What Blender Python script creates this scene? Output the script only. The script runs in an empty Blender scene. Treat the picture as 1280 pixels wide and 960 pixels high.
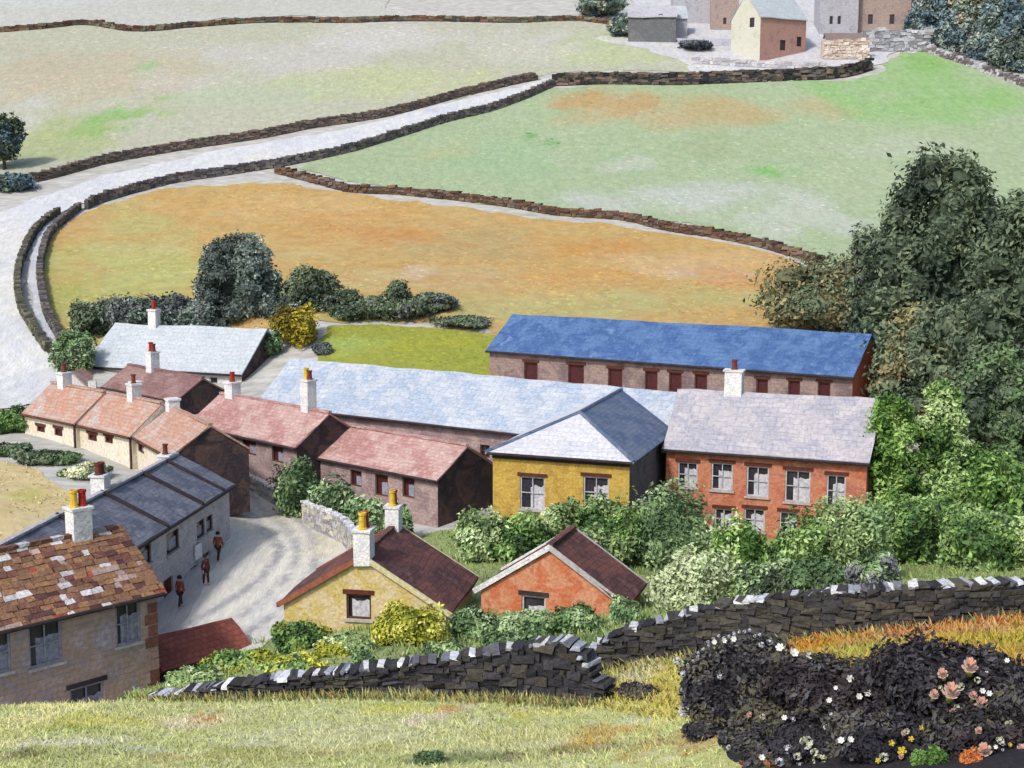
import bpy, math, random
import numpy as np
from mathutils import Vector, Matrix
from mathutils.geometry import delaunay_2d_cdt, tessellate_polygon

random.seed(7)
RNG = np.random.default_rng(11)
scene = bpy.context.scene
COL = scene.collection

# ------------------------------------------------------------------ survey
# The place was surveyed from one view point: a bearing (u, v) and a distance
# northwards give a real position on the hillside.
CAM_H, PITCH, HALF = 21.0, math.radians(8.3), math.radians(20.0)
FOC = 640.0 / math.tan(HALF)
CP, SP = math.cos(PITCH), math.sin(PITCH)

def ray(u, v):
    a = (u - 640.0) / FOC
    b = (480.0 - v) / FOC
    return Vector((a, CP + b * SP, -SP + b * CP))

def at(u, v, Y):
    d = ray(u, v)
    return Vector((0, 0, CAM_H)) + d * (Y / d.y)

def at_z(u, v, z):
    d = ray(u, v)
    return Vector((0, 0, CAM_H)) + d * ((z - CAM_H) / d.z)

def px_per_m(Y):
    return FOC / Y

def project(p):
    q = Vector(p) - Vector((0, 0, CAM_H))
    dep = q.y * CP - q.z * SP
    up = q.y * SP + q.z * CP
    return 640 + FOC * q.x / dep, 480 - FOC * up / dep

# ------------------------------------------------------------------ terrain
CTRL = []
def cp(u, v, Y):
    p = at(u, v, Y); CTRL.append((p.x, p.y, p.z))
for c in [(0,960,34),(320,960,34),(640,960,33),(860,960,31),(1000,960,28),(1280,960,24),
          (0,885,42),(200,893,42),(450,880,42.5),(650,878,43),(760,885,42.5),(850,905,40),
          (840,860,42),(1000,835,39.5),(1000,805,44),(1280,762,45),(1280,800,40),(1280,880,31),(1000,868,34),
          (200,870,50.5),(100,893,58),(-40,893,57),(300,842,53),(420,802,57),(600,802,57),(750,800,55),(230,838,60.5),
          (320,800,64),(330,740,71.5),(320,690,79),(310,650,86),(300,615,93),(420,684,80),(440,760,66),(620,740,67),
          (740,705,75),(740,655,83),(560,680,80),(950,748,66),(1100,722,68),(1270,717,68),
          (1000,748,50),(1280,738,50),(860,770,52),(900,670,82),(1100,660,82),(1240,650,80),
          (120,602,86),(30,612,84),(0,645,78),(200,595,88),(0,520,105),(0,490,112),(230,492,113),(120,500,110),(150,420,124),(250,520,102),
          (420,575,97),(560,560,99),(480,458,113),(600,455,113),(640,490,106),(850,520,100),(1060,520,99),(1200,500,100)]:
    cp(*c)
for v, Y in [(400,124),(350,136),(300,150),(250,164),(200,180),(150,196),(100,212),(60,228),(0,258)]:
    for u in (0, 330, 640, 960, 1280):
        if v == 400 and u == 960: continue
        cp(u, v, Y)
for x in (-170, -60, 60, 170):
    CTRL += [(x, 340, 80), (x, 430, 98)]
for s in (-1, 1):
    for y, z in [(110,4.5),(150,15),(200,30),(258,52)]:
        CTRL.append((s * (y * .364 + 45), y, z))
for x, y, z in [(-60,20,7.5),(-30,15,9),(0,12,11),(30,12,14),(60,20,12),(-45,42,3.5),(-55,60,-1),(-60,85,2.5),
                (45,40,8.5),(50,60,3),(60,85,2.5),(70,20,12)]:
    CTRL.append((x, y, z))
CTRL = np.array(CTRL)
_C = CTRL[:, :2] / 50.0
def _phi(r2):
    return np.where(r2 > 1e-12, .5 * r2 * np.log(np.maximum(r2, 1e-12)), 0)
def _solve():
    n = len(_C)
    d2 = ((_C[:, None, :] - _C[None]) ** 2).sum(-1)
    K = _phi(d2) + np.eye(n) * .004
    P = np.c_[np.ones(n), _C]
    A = np.zeros((n + 3, n + 3)); A[:n, :n] = K; A[:n, n:] = P; A[n:, :n] = P.T
    return np.linalg.solve(A, np.r_[CTRL[:, 2], 0, 0, 0])
_WT = _solve()
def gv(x, y):
    x = np.asarray(x, float); y = np.asarray(y, float)
    q = np.stack([x.ravel() / 50, y.ravel() / 50], 1)
    out = np.empty(len(q))
    for i in range(0, len(q), 20000):
        b = q[i:i + 20000]
        d2 = ((b[:, None, :] - _C[None]) ** 2).sum(-1)
        out[i:i + 20000] = _phi(d2) @ _WT[:-3] + _WT[-3] + b @ _WT[-2:]
    return out.reshape(x.shape)
def g(x, y):
    return float(gv([x], [y])[0])

_YS = np.arange(24, 400, .5)
def hit(u, v, ymin=24):
    d = ray(u, v)
    ys = _YS[_YS >= ymin]
    xs = d.x / d.y * ys; zs = CAM_H + d.z / d.y * ys
    dz = zs - gv(xs, ys)
    i = np.nonzero(dz < 0)[0]
    if len(i) == 0: return at(u, v, 300)
    i = i[0]
    if i == 0: return at(u, v, ys[0])
    t = dz[i - 1] / (dz[i - 1] - dz[i])
    return at(u, v, ys[i - 1] + t * (ys[i] - ys[i - 1]))

# ------------------------------------------------------------------ colour & materials
DESAT = .14
def lin(c, k=1.0):
    l_ = .3 * c[0] + .59 * c[1] + .11 * c[2]; c = [x + (l_ - x) * DESAT for x in c]
    return tuple(k * ((x / 255 / 12.92) if x <= 10 else ((x / 255 + .055) / 1.055) ** 2.4) for x in c)
ALB = .80          # pigments are a little darker than they look in the sun

FK = .86
def paint(name, cols=None, scale=.4, stretch=(1, 1, 1), coord='Object', detail=5, distort=.7,
          fine=7, fineamt=.22, bump=.3, bscale=9, rough=.9, attr=False, amt=.4, brick=None, spec=.2, k=None, rot=0):
    k = ALB if k is None else k
    m = bpy.data.materials.new(name); m.use_nodes = True
    nt = m.node_tree; N = nt.nodes; Lk = nt.links
    bs = N['Principled BSDF']; bs.inputs['Roughness'].default_value = rough
    bs.inputs['Specular IOR Level'].default_value = spec
    tc = N.new('ShaderNodeTexCoord'); mp = N.new('ShaderNodeMapping')
    mp.inputs['Scale'].default_value = stretch; mp.inputs['Rotation'].default_value = (0, 0, rot)
    Lk.new(tc.outputs[coord], mp.inputs['Vector'])
    base = None
    if cols:
        n1 = N.new('ShaderNodeTexNoise'); n1.inputs['Scale'].default_value = scale
        n1.inputs['Detail'].default_value = detail; n1.inputs['Distortion'].default_value = distort
        n1.inputs['Roughness'].default_value = .62
        Lk.new(mp.outputs[0], n1.inputs['Vector'])
        rp = N.new('ShaderNodeValToRGB'); el = rp.color_ramp.elements
        n = len(cols)
        for i, c in enumerate(cols):
            pos = .5 if n == 1 else .30 + .40 * i / (n - 1)
            if i < 2: e = el[i]; e.position = pos if i or n > 1 else 0
            else: e = el.new(pos)
            e.color = (*lin(c, k), 1)
        if n == 1: el[1].color = el[0].color
        Lk.new(n1.outputs['Fac'], rp.inputs['Fac'])
        base = rp.outputs['Color']
    if attr:
        at_ = N.new('ShaderNodeAttribute'); at_.attribute_name = 'tint'
        if base is None: base = at_.outputs['Color']
        else:
            mx = N.new('ShaderNodeMix'); mx.data_type = 'RGBA'; mx.inputs[0].default_value = amt
            Lk.new(at_.outputs['Color'], mx.inputs[6]); Lk.new(base, mx.inputs[7]); base = mx.outputs[2]
    n2 = N.new('ShaderNodeTexNoise'); n2.inputs['Scale'].default_value = fine; n2.inputs['Detail'].default_value = 4
    n2.inputs['Distortion'].default_value = .4
    Lk.new(mp.outputs[0], n2.inputs['Vector'])
    mr = N.new('ShaderNodeMapRange'); mr.inputs[1].default_value = .3; mr.inputs[2].default_value = .7
    mr.inputs[3].default_value = 1 - fineamt; mr.inputs[4].default_value = 1 + fineamt
    Lk.new(n2.outputs['Fac'], mr.inputs[0])
    ml = N.new('ShaderNodeVectorMath'); ml.operation = 'SCALE'
    Lk.new(base, ml.inputs[0]); Lk.new(mr.outputs[0], ml.inputs['Scale'])
    col = ml.outputs[0]
    height = None
    if bump:
        n3 = N.new('ShaderNodeTexNoise'); n3.inputs['Scale'].default_value = bscale; n3.inputs['Detail'].default_value = 5
        Lk.new(mp.outputs[0], n3.inputs['Vector']); height = n3.outputs['Fac']
    if brick:
        bw, bh, dark, soft = brick
        bt = N.new('ShaderNodeTexBrick'); bt.inputs['Scale'].default_value = 1
        bt.inputs['Brick Width'].default_value = bw; bt.inputs['Row Height'].default_value = bh
        bt.inputs['Mortar Size'].default_value = .035 * min(1, bh * 3); bt.inputs['Mortar Smooth'].default_value = .6
        bt.inputs['Color1'].default_value = (1 + soft, 1 + soft, 1 + soft, 1)
        bt.inputs['Color2'].default_value = (1 - soft, 1 - soft, 1 - soft, 1)
        bt.inputs['Mortar'].default_value = (dark, dark, dark, 1)
        uvm = N.new('ShaderNodeTexCoord')
        nd = N.new('ShaderNodeTexNoise'); nd.inputs['Scale'].default_value = 1.3
        Lk.new(uvm.outputs['UV'], nd.inputs['Vector'])
        va = N.new('ShaderNodeVectorMath'); va.operation = 'MULTIPLY_ADD'
        va.inputs[1].default_value = (.12, .12, 0); Lk.new(nd.outputs['Color'], va.inputs[0]); Lk.new(uvm.outputs['UV'], va.inputs[2])
        Lk.new(va.outputs[0], bt.inputs['Vector'])
        m2 = N.new('ShaderNodeVectorMath'); m2.operation = 'MULTIPLY'
        Lk.new(col, m2.inputs[0]); Lk.new(bt.outputs['Color'], m2.inputs[1]); col = m2.outputs[0]
        if height is not None:
            ma = N.new('ShaderNodeMath'); ma.operation = 'MULTIPLY_ADD'; ma.inputs[1].default_value = -.6
            Lk.new(bt.outputs['Fac'], ma.inputs[0]); Lk.new(height, ma.inputs[2]); height = ma.outputs[0]
    Lk.new(col, bs.inputs['Base Color'])
    if height is not None:
        bp = N.new('ShaderNodeBump'); bp.inputs['Strength'].default_value = bump; bp.inputs['Distance'].default_value = .12
        Lk.new(height, bp.inputs['Height']); Lk.new(bp.outputs[0], bs.inputs['Normal'])
    return m

# ------------------------------------------------------------------ mesh helpers
class MB:
    def __init__(s): s.v = []; s.f = []; s.c = []
    def add(s, vs, fs, col=None):
        o = len(s.v); s.v += [tuple(x) for x in vs]; s.f += [tuple(i + o for i in f) for f in fs]
        s.c += [col or (1, 1, 1)] * len(vs)
    def box(s, c, d, M=None, col=None, jit=0):
        x, y, z = (k / 2 for k in d)
        vs = [Vector((sx * x, sy * y, sz * z)) for sz in (-1, 1) for sy in (-1, 1) for sx in (-1, 1)]
        if jit: vs = [p + Vector([random.uniform(-jit, jit) * k for k in d]) for p in vs]
        if M: vs = [M @ p for p in vs]
        vs = [p + Vector(c) for p in vs]
        s.add(vs, [(0,2,3,1),(4,5,7,6),(0,1,5,4),(2,6,7,3),(0,4,6,2),(1,3,7,5)], col)
    def tube(s, pts, rs, n=7, col=None, cap=True):
        pts = [Vector(p) for p in pts]; o = len(s.v); vs = []
        for i, p in enumerate(pts):
            d = (pts[min(i + 1, len(pts) - 1)] - pts[max(i - 1, 0)]).normalized()
            a = d.cross(Vector((0, 0, 1)) if abs(d.z) < .9 else Vector((1, 0, 0))).normalized(); b = d.cross(a)
            for k in range(n):
                t = 2 * math.pi * k / n; vs.append(p + (a * math.cos(t) + b * math.sin(t)) * rs[i])
        fs = [(i*n+k, i*n+(k+1) % n, (i+1)*n+(k+1) % n, (i+1)*n+k) for i in range(len(pts) - 1) for k in range(n)]
        if cap: fs += [tuple(range(n)), tuple((len(pts)-1)*n + k for k in reversed(range(n)))]
        s.add(vs, fs, col)
    def lathe(s, prof, n=10, c=(0, 0, 0), M=None, col=None):
        vs = []
        for r, z in prof:
            for k in range(n):
                t = 2 * math.pi * k / n; p = Vector((r * math.cos(t), r * math.sin(t), z))
                vs.append((M @ p if M else p) + Vector(c))
        fs = [(i*n+k, i*n+(k+1) % n, (i+1)*n+(k+1) % n, (i+1)*n+k) for i in range(len(prof) - 1) for k in range(n)]
        s.add(vs, fs, col)
    def build(s, name, mat, parent=None, tint=False, smooth=False, uv=True):
        return mesh_obj(name, s.v, s.f, mat, parent, s.c if tint else None, smooth, uv)

def mesh_obj(name, v, f, mat, parent=None, tint=None, smooth=False, uv=True):
    me = bpy.data.meshes.new(name)
    me.from_pydata(v if isinstance(v, list) else v.tolist(), [], f if isinstance(f, list) else f.tolist())
    if tint is not None:
        ca = me.attributes.new('tint', 'FLOAT_COLOR', 'POINT')
        t = np.ones((len(v), 4), np.float32); t[:, :3] = np.asarray(tint, np.float32)[:, :3]
        ca.data.foreach_set('color', t.ravel())
    if uv:
        ul = me.uv_layers.new(name='UVMap'); V = [w.co.copy() for w in me.vertices]
        for p in me.polygons:
            n = p.normal
            if abs(n.z) > .995: t, b = Vector((1, 0, 0)), Vector((0, 1, 0))
            else:
                t = Vector((0, 0, 1)).cross(n).normalized(); b = n.cross(t)
            for li in p.loop_indices:
                q = V[me.loops[li].vertex_index]; ul.data[li].uv = (q.dot(t), q.dot(b))
    if mat: me.materials.append(mat)
    if smooth: me.polygons.foreach_set('use_smooth', [True] * len(me.polygons))
    me.update()
    o = bpy.data.objects.new(name, me); COL.objects.link(o)
    if parent: o.parent = parent
    return o

def empty(name, loc, rz=0):
    o = bpy.data.objects.new(name, None); COL.objects.link(o); o.location = loc; o.rotation_euler = (0, 0, rz)
    o.empty_display_size = .3
    return o
def tag(o, label, cat, group=None, kind=None):
    if label: o['label'] = label
    if cat: o['category'] = cat
    if group: o['group'] = group
    if kind: o['kind'] = kind
    return o

def spline(pts, n=6):
    pts = [Vector((p[0], p[1], p[2] if len(p) > 2 else 0)) for p in pts]; out = []
    for i in range(len(pts) - 1):
        p0, p1, p2, p3 = pts[max(i-1, 0)], pts[i], pts[i+1], pts[min(i+2, len(pts)-1)]
        for k in range(n):
            t = k / n
            out.append(.5 * ((2*p1) + (p2-p0)*t + (2*p0-5*p1+4*p2-p3)*t*t + (3*p1-p0-3*p2+p3)*t**3))
    out.append(pts[-1]); return out

class Wob:                                       # cheap smooth noise for numpy arrays
    def __init__(s, seed, n=9):
        r = np.random.default_rng(seed); s.k = r.normal(size=(n, 3)); s.p = r.uniform(0, 6.28, n)
        s.a = 1 / np.sqrt(n / 2)
    def __call__(s, P, f=1.0):
        return np.sin((np.asarray(P) @ s.k.T) * f + s.p).sum(-1) * s.a

# ------------------------------------------------------------------ ground sheets
def sheet_colour(X, Y, base, blobs, seed, hitmin=24):
    C = np.tile(np.array(lin(base, ALB)), (len(X), 1)); jw = Wob(seed + 50); j2 = Wob(seed + 51)
    for b in blobs:
        u, v, ru, rv, c, s = b[:6]
        q = hit(u, v, hitmin); q2 = hit(u, v - rv, hitmin); rx = ru * q.y / FOC; ry = max(.4, q2.y - q.y)
        P = np.c_[X, Y * .6, X * 0]
        d = ((X - q.x) / rx) ** 2 + ((Y - q.y) / ry) ** 2 + .4 * jw(P, 3 / max(rx, .5)) + .22 * j2(P, 9 / max(rx, .5))
        a = (s * np.clip(1.25 - d, 0, 1))[:, None]
        C = C * (1 - a) + np.array(lin(c, ALB)) * a
    return C

SHK = {}; SHEETS = {}
def tussocks(sheet_name, name, label, n, h0, h1, seed, wide=.09, vary=(.88, 1.12), lean=.9, mound=False):
    V, F, C = SHEETS[sheet_name]; r = np.random.default_rng(seed)
    T = np.array([f[:3] for f in F]); A = V[T[:, 0]]; B = V[T[:, 1]]; D = V[T[:, 2]]
    ar = np.linalg.norm(np.cross(B - A, D - A), axis=1) / np.maximum(A[:, 1], 20) ** 1.2
    i = r.choice(len(T), n, p=ar / ar.sum()); s = np.sqrt(r.random(n))[:, None]; t = r.random(n)[:, None]
    P = A[i] * (1 - s) + B[i] * s * (1 - t) + D[i] * s * t; col = C[T[i, 0]]
    k = Wob(seed)(P * [1, .7, 0], .35) + r.normal(0, .7, n) > -.2; P = P[k]; col = col[k]; n = len(P)
    if mound:                                     # low rounded tufts, cropped by sheep
        R_ = r.uniform(.12, .42, n) * wide * 10; H_ = r.uniform(h0, h1, n); a0 = r.uniform(0, 6.28, n); vs = []; k_ = 6
        for q in range(k_):
            a = a0 + q * 6.283 / k_; rr = R_ * r.uniform(.7, 1.3, n); x_ = P[:, 0] + np.cos(a) * rr; y_ = P[:, 1] + np.sin(a) * rr * .8; vs.append(np.c_[x_, y_, gv(x_, y_) + .02])
        vs.append(np.c_[P[:, 0] + r.normal(0, .06, n), P[:, 1] + r.normal(0, .06, n), P[:, 2] + H_])
        W = np.stack(vs, 1).reshape(-1, 3); b0 = np.arange(n)[:, None] * (k_ + 1)
        Fc = np.concatenate([np.c_[b0 + q, b0 + (q + 1) % k_, b0 + k_] for q in range(k_)])
        cc = np.repeat(col * (1 + r.normal(0, .05, (n, 3))) * r.uniform(*vary, n)[:, None] * 1.03, k_ + 1, 0)
        o = mesh_obj(name, W, Fc, M_LEAF, None, cc, True, False)
        return tag(o, label, 'grass', None, 'stuff')
    v0, v1 = vary; hue = 1 + r.normal(0, .05, (n, 3)); vs = []; cs = []
    for b in range(3):
        a = r.uniform(0, 6.28, n); h = r.uniform(h0, h1, n); o = r.normal(0, .10, (n, 2)); ln = r.normal(0, lean, (n, 2)) * h[:, None]; w = wide * r.uniform(.6, 1.4, n)
        X = P[:, 0] + o[:, 0]; Y = P[:, 1] + o[:, 1]; Z = P[:, 2] - .04
        vs.append(np.stack([np.c_[X - np.cos(a) * w, Y - np.sin(a) * w, Z], np.c_[X + np.cos(a) * w, Y + np.sin(a) * w, Z], np.c_[X + ln[:, 0] + w * .3, Y + ln[:, 1], Z + h * .9], np.c_[X + ln[:, 0] * 1.2 - w * .2, Y + ln[:, 1] * 1.2, Z + h]], 1).reshape(-1, 3))
        cs.append(np.repeat(col * hue * r.uniform(v0, v1, n)[:, None] * 1.1, 4, 0))
    vs = np.concatenate(vs); o = mesh_obj(name, vs, np.arange(len(vs)).reshape(-1, 4), M_LEAF, None, np.concatenate(cs), False, False)
    return tag(o, label, 'grass', None, 'stuff')
def sheet(name, outline, step, base, blobs, mat, off=.05, wob=.25, hitmin=24, close=True, noise_cols=None, seed=1, smoothn=5):
    P = []
    for o in outline:
        q = at(o[0], o[1], o[2]) if len(o) > 2 else hit(o[0], o[1], hitmin)
        P.append((q.x, q.y, 0))
    ring = spline(P + [P[0]], smoothn)[:-1]
    rr = []
    for i, a in enumerate(ring):                  # even spacing
        b = ring[(i + 1) % len(ring)]; n = max(1, int((b - a).length / step))
        for k in range(n): rr.append(a.lerp(b, k / n))
    w = Wob(seed)
    rr = [Vector((p.x + wob * w([p.x, p.y, 0], .9), p.y + wob * w([p.y, p.x, 3], .9))) for p in rr]
    xs = [p.x for p in rr]; ys = [p.y for p in rr]
    pts = list(rr); rgen = np.random.default_rng(seed)
    gx, gy = np.meshgrid(np.arange(min(xs), max(xs), step), np.arange(min(ys), max(ys), step))
    gx = gx + rgen.uniform(-.3, .3, gx.shape) * step; gy = gy + rgen.uniform(-.3, .3, gy.shape) * step
    pts += [Vector((a, b)) for a, b in zip(gx.ravel(), gy.ravel())]
    n = len(rr)
    vs, _, fs, *_ = delaunay_2d_cdt(pts, [], [list(range(n))], 1, 1e-4)
    X = np.array([p.x for p in vs]); Y = np.array([p.y for p in vs]); Z = gv(X, Y) + off
    V = np.c_[X, Y, Z]
    C = sheet_colour(X, Y, base, blobs, seed, hitmin)
    if noise_cols:
        for i, c in enumerate(noise_cols):
            a = np.clip(Wob(seed * 7 + i)(np.c_[X * .5, Y * .9, X * 0], .22 + .08 * i) * .6, 0, .85)[:, None]
            C = C * (1 - a) + np.array(lin(c, ALB)) * a
    o = mesh_obj(name, V, [tuple(f) for f in fs], mat, None, C * SHK.get(name, 1), True, False)
    for p in o.data.polygons[:1]:
        if p.normal.z < 0: o.data.flip_normals()
    tag(o, None, None, None, 'structure')
    SHEETS[name] = (V, [tuple(f) for f in fs], C * SHK.get(name, 1))
    return o

# ------------------------------------------------------------------ dry stone walls
def dry_wall(label, pts, h, pal, mat, name='stone_wall', thick=.5, stone=.5, course=.22, coping=None, cop_h=.25, tilt=.0,
             hmul=None, seed=3, cat='stone wall', rag=.12, skip=0, group=None, n=6):
    """pts: list of world xy (with optional per-point height factor)"""
    r = random.Random(seed)
    path = spline([(p[0], p[1], p[2] if len(p) > 2 else 1) for p in pts], n)
    L = [0]
    for a, b in zip(path, path[1:]): L.append(L[-1] + math.hypot(b.x - a.x, b.y - a.y))
    def pos(s):
        s = min(max(s, 0), L[-1] - 1e-4)
        i = next(k for k in range(len(L) - 1) if L[k + 1] > s)
        t = (s - L[i]) / (L[i + 1] - L[i]); p = path[i].lerp(path[i + 1], t); d = path[i + 1] - path[i]
        return p.x, p.y, p.z, math.atan2(d.y, d.x)
    mb = MB(); cpm = MB()
    # solid heart
    ns = max(2, int(L[-1] / (stone * 2)))
    prev = None
    S = np.linspace(0, L[-1], ns); pp = [pos(s) for s in S]
    gz = gv([p[0] for p in pp], [p[1] for p in pp])
    vs = []; 
    for p, z in zip(pp, gz):
        nx, ny = -math.sin(p[3]), math.cos(p[3])
        for sd in (-1, 1):
            for zz in (z - .3, z + h * p[2] * .93):
                vs.append((p[0] + nx * sd * thick * .36, p[1] + ny * sd * thick * .36, zz))
    fs = []
    for i in range(ns - 1):
        a = i * 4; b = a + 4
        fs += [(a, b, b+1, a+1), (a+2, a+3, b+3, b+2), (a+1, b+1, b+3, a+3)]
    fs += [(0, 1, 3, 2), (ns*4-4, ns*4-2, ns*4-1, ns*4-3)]
    mb.add(vs, fs, lin(pal[-1], ALB))
    nc = max(1, int(round(h / course)))
    for c in range(nc):
        s = r.uniform(0, stone)
        while s < L[-1]:
            ln = stone * r.uniform(.4, 1.7)
            x, y, k, a = pos(s + ln / 2)
            ch = course * k * h / (nc * course)
            if r.random() >= skip:
                z = g(x, y) + (c + .5) * ch + r.uniform(-.05, .05)
                if c == nc - 1: z += r.uniform(-rag, rag) * .6
                M = Matrix.Rotation(a + r.uniform(-.08, .08), 3, 'Z') @ Matrix.Rotation(r.uniform(-.08, .08), 3, 'Y')
                mb.box((x, y, z), (ln * .97, thick * r.uniform(.86, 1.1), ch * r.uniform(.9, 1.12)), M,
                       lin(r.choice(pal), ALB * r.uniform(.85, 1.15)), .10)
            s += ln
    root = mb.build(name, mat, None, True)
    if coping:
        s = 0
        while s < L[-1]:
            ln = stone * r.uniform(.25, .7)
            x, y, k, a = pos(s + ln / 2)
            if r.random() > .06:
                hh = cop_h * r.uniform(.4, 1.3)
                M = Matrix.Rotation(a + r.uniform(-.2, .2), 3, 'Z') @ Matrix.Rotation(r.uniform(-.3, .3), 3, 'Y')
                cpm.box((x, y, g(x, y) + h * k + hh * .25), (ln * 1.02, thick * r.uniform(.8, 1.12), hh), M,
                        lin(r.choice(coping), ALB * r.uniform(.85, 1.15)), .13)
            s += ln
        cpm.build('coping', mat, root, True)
    return tag(root, label, cat, group)

# ------------------------------------------------------------------ foliage
LEAFK = 1.12
def leaf_cloud(blobs, n, leaf, pal, seed, clump=1.0, core=True, elong=.5, up=.25, fill=.4, lump=.22):
    r = np.random.default_rng(seed)
    B = np.array(blobs, float); w = (B[:, 3] * B[:, 4] + B[:, 3] * B[:, 5] + B[:, 4] * B[:, 5]); w /= w.sum()
    idx = r.choice(len(B), n, p=w)
    d = r.normal(size=(n, 3)); d /= np.linalg.norm(d, axis=1, keepdims=True)
    wb = Wob(seed + 5)
    rad = 1 - fill * r.random(n) ** 2.2 + .06 * r.normal(size=n)
    C = B[idx, :3]; R = B[idx, 3:6]
    lumpn = wb(d * 3.2 + C * 1.7, 1.0)
    P = C + d * R * (rad * (1 + lump * lumpn))[:, None]
    nrm = d + .7 * r.normal(size=(n, 3)) + np.array([0, 0, up]); nrm /= np.linalg.norm(nrm, axis=1, keepdims=True)
    a = np.cross(nrm, r.normal(size=(n, 3))); a /= np.linalg.norm(a, axis=1, keepdims=True)
    b = np.cross(nrm, a)
    s = leaf * r.uniform(.55, 1.35, n)[:, None]
    V = np.stack([P - a * s, P + b * s * elong + nrm * s * .15, P + a * s, P - b * s * elong + nrm * s * .15], 1).reshape(-1, 3)
    F = np.arange(n * 4).reshape(-1, 4)
    val = .5 + .38 * wb(P / clump, 1.0) + .16 * r.normal(size=n)
    pi = np.clip((val * len(pal)).astype(int), 0, len(pal) - 1)
    PL = np.array([lin(c, LEAFK) for c in pal])
    cc = PL[pi] * r.uniform(.8, 1.2, n)[:, None]
    cols = np.repeat(cc, 4, 0)
    F = [tuple(f) for f in F.tolist()]
    V = V.tolist(); cols = cols.tolist()
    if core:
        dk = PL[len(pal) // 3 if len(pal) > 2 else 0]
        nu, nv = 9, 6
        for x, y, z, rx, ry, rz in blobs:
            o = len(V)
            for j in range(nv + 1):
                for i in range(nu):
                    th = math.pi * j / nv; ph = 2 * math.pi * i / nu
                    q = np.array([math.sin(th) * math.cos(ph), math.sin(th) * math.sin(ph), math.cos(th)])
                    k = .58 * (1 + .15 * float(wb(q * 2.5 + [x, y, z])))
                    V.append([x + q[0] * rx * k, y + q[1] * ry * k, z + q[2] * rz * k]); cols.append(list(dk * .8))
            for j in range(nv):
                for i in range(nu):
                    F.append((o + j*nu + i, o + j*nu + (i+1) % nu, o + (j+1)*nu + (i+1) % nu, o + (j+1)*nu + i))
    return V, F, cols

PLANT_SEED = [100]
def shrub(label, u, vtop, Y, wpx, pal, n=1800, leaf=.22, name='shrub', cat='shrub', depth=.8, nb=8, sink=.3, clump=None, hmin=.7, group=None,
          lump=.22, elong=.5, spiky=False, up=.25):
    PLANT_SEED[0] += 1; sd = PLANT_SEED[0]; r = random.Random(sd)
    top = at(u, vtop, Y); zg = g(top.x, Y); h = max(hmin, top.z - zg); w = wpx * Y / FOC / CP
    root = empty(name, (top.x, Y, zg))
    blobs = [(0, 0, h * .42, w * .36, w * .36 * depth, h * .5)]
    for i in range(nb):
        t = 2 * math.pi * (i + r.random() * .7) / nb; q = r.uniform(.22, .33)
        zz = h * r.uniform(.18, .68); s = r.uniform(.16, .24)
        blobs.append((math.cos(t) * w * q * (1.05 - .35 * zz / h), math.sin(t) * w * q * depth, zz, w * s, w * s * depth, min(h * .32, h * .97 - zz)))
    n = int(n * 2.3); leaf *= .66
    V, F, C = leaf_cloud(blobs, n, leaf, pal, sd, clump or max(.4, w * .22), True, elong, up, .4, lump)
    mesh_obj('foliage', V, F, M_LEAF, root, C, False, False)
    mb = MB()
    for i in range(4):
        a = r.uniform(0, 6.28); mb.tube([(0, 0, -.2), (math.cos(a)*w*.1, math.sin(a)*w*.1, h*.25), (math.cos(a)*w*.22, math.sin(a)*w*.2, h*.5)], [.07, .05, .03], 5)
    mb.build('stem', M_BARK, root, uv=False)
    tag(root, label, cat, group)
    root['_b'] = 0
    return root, [(b[0] + top.x, b[1] + Y, b[2] + zg, *b[3:]) for b in blobs]

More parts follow.
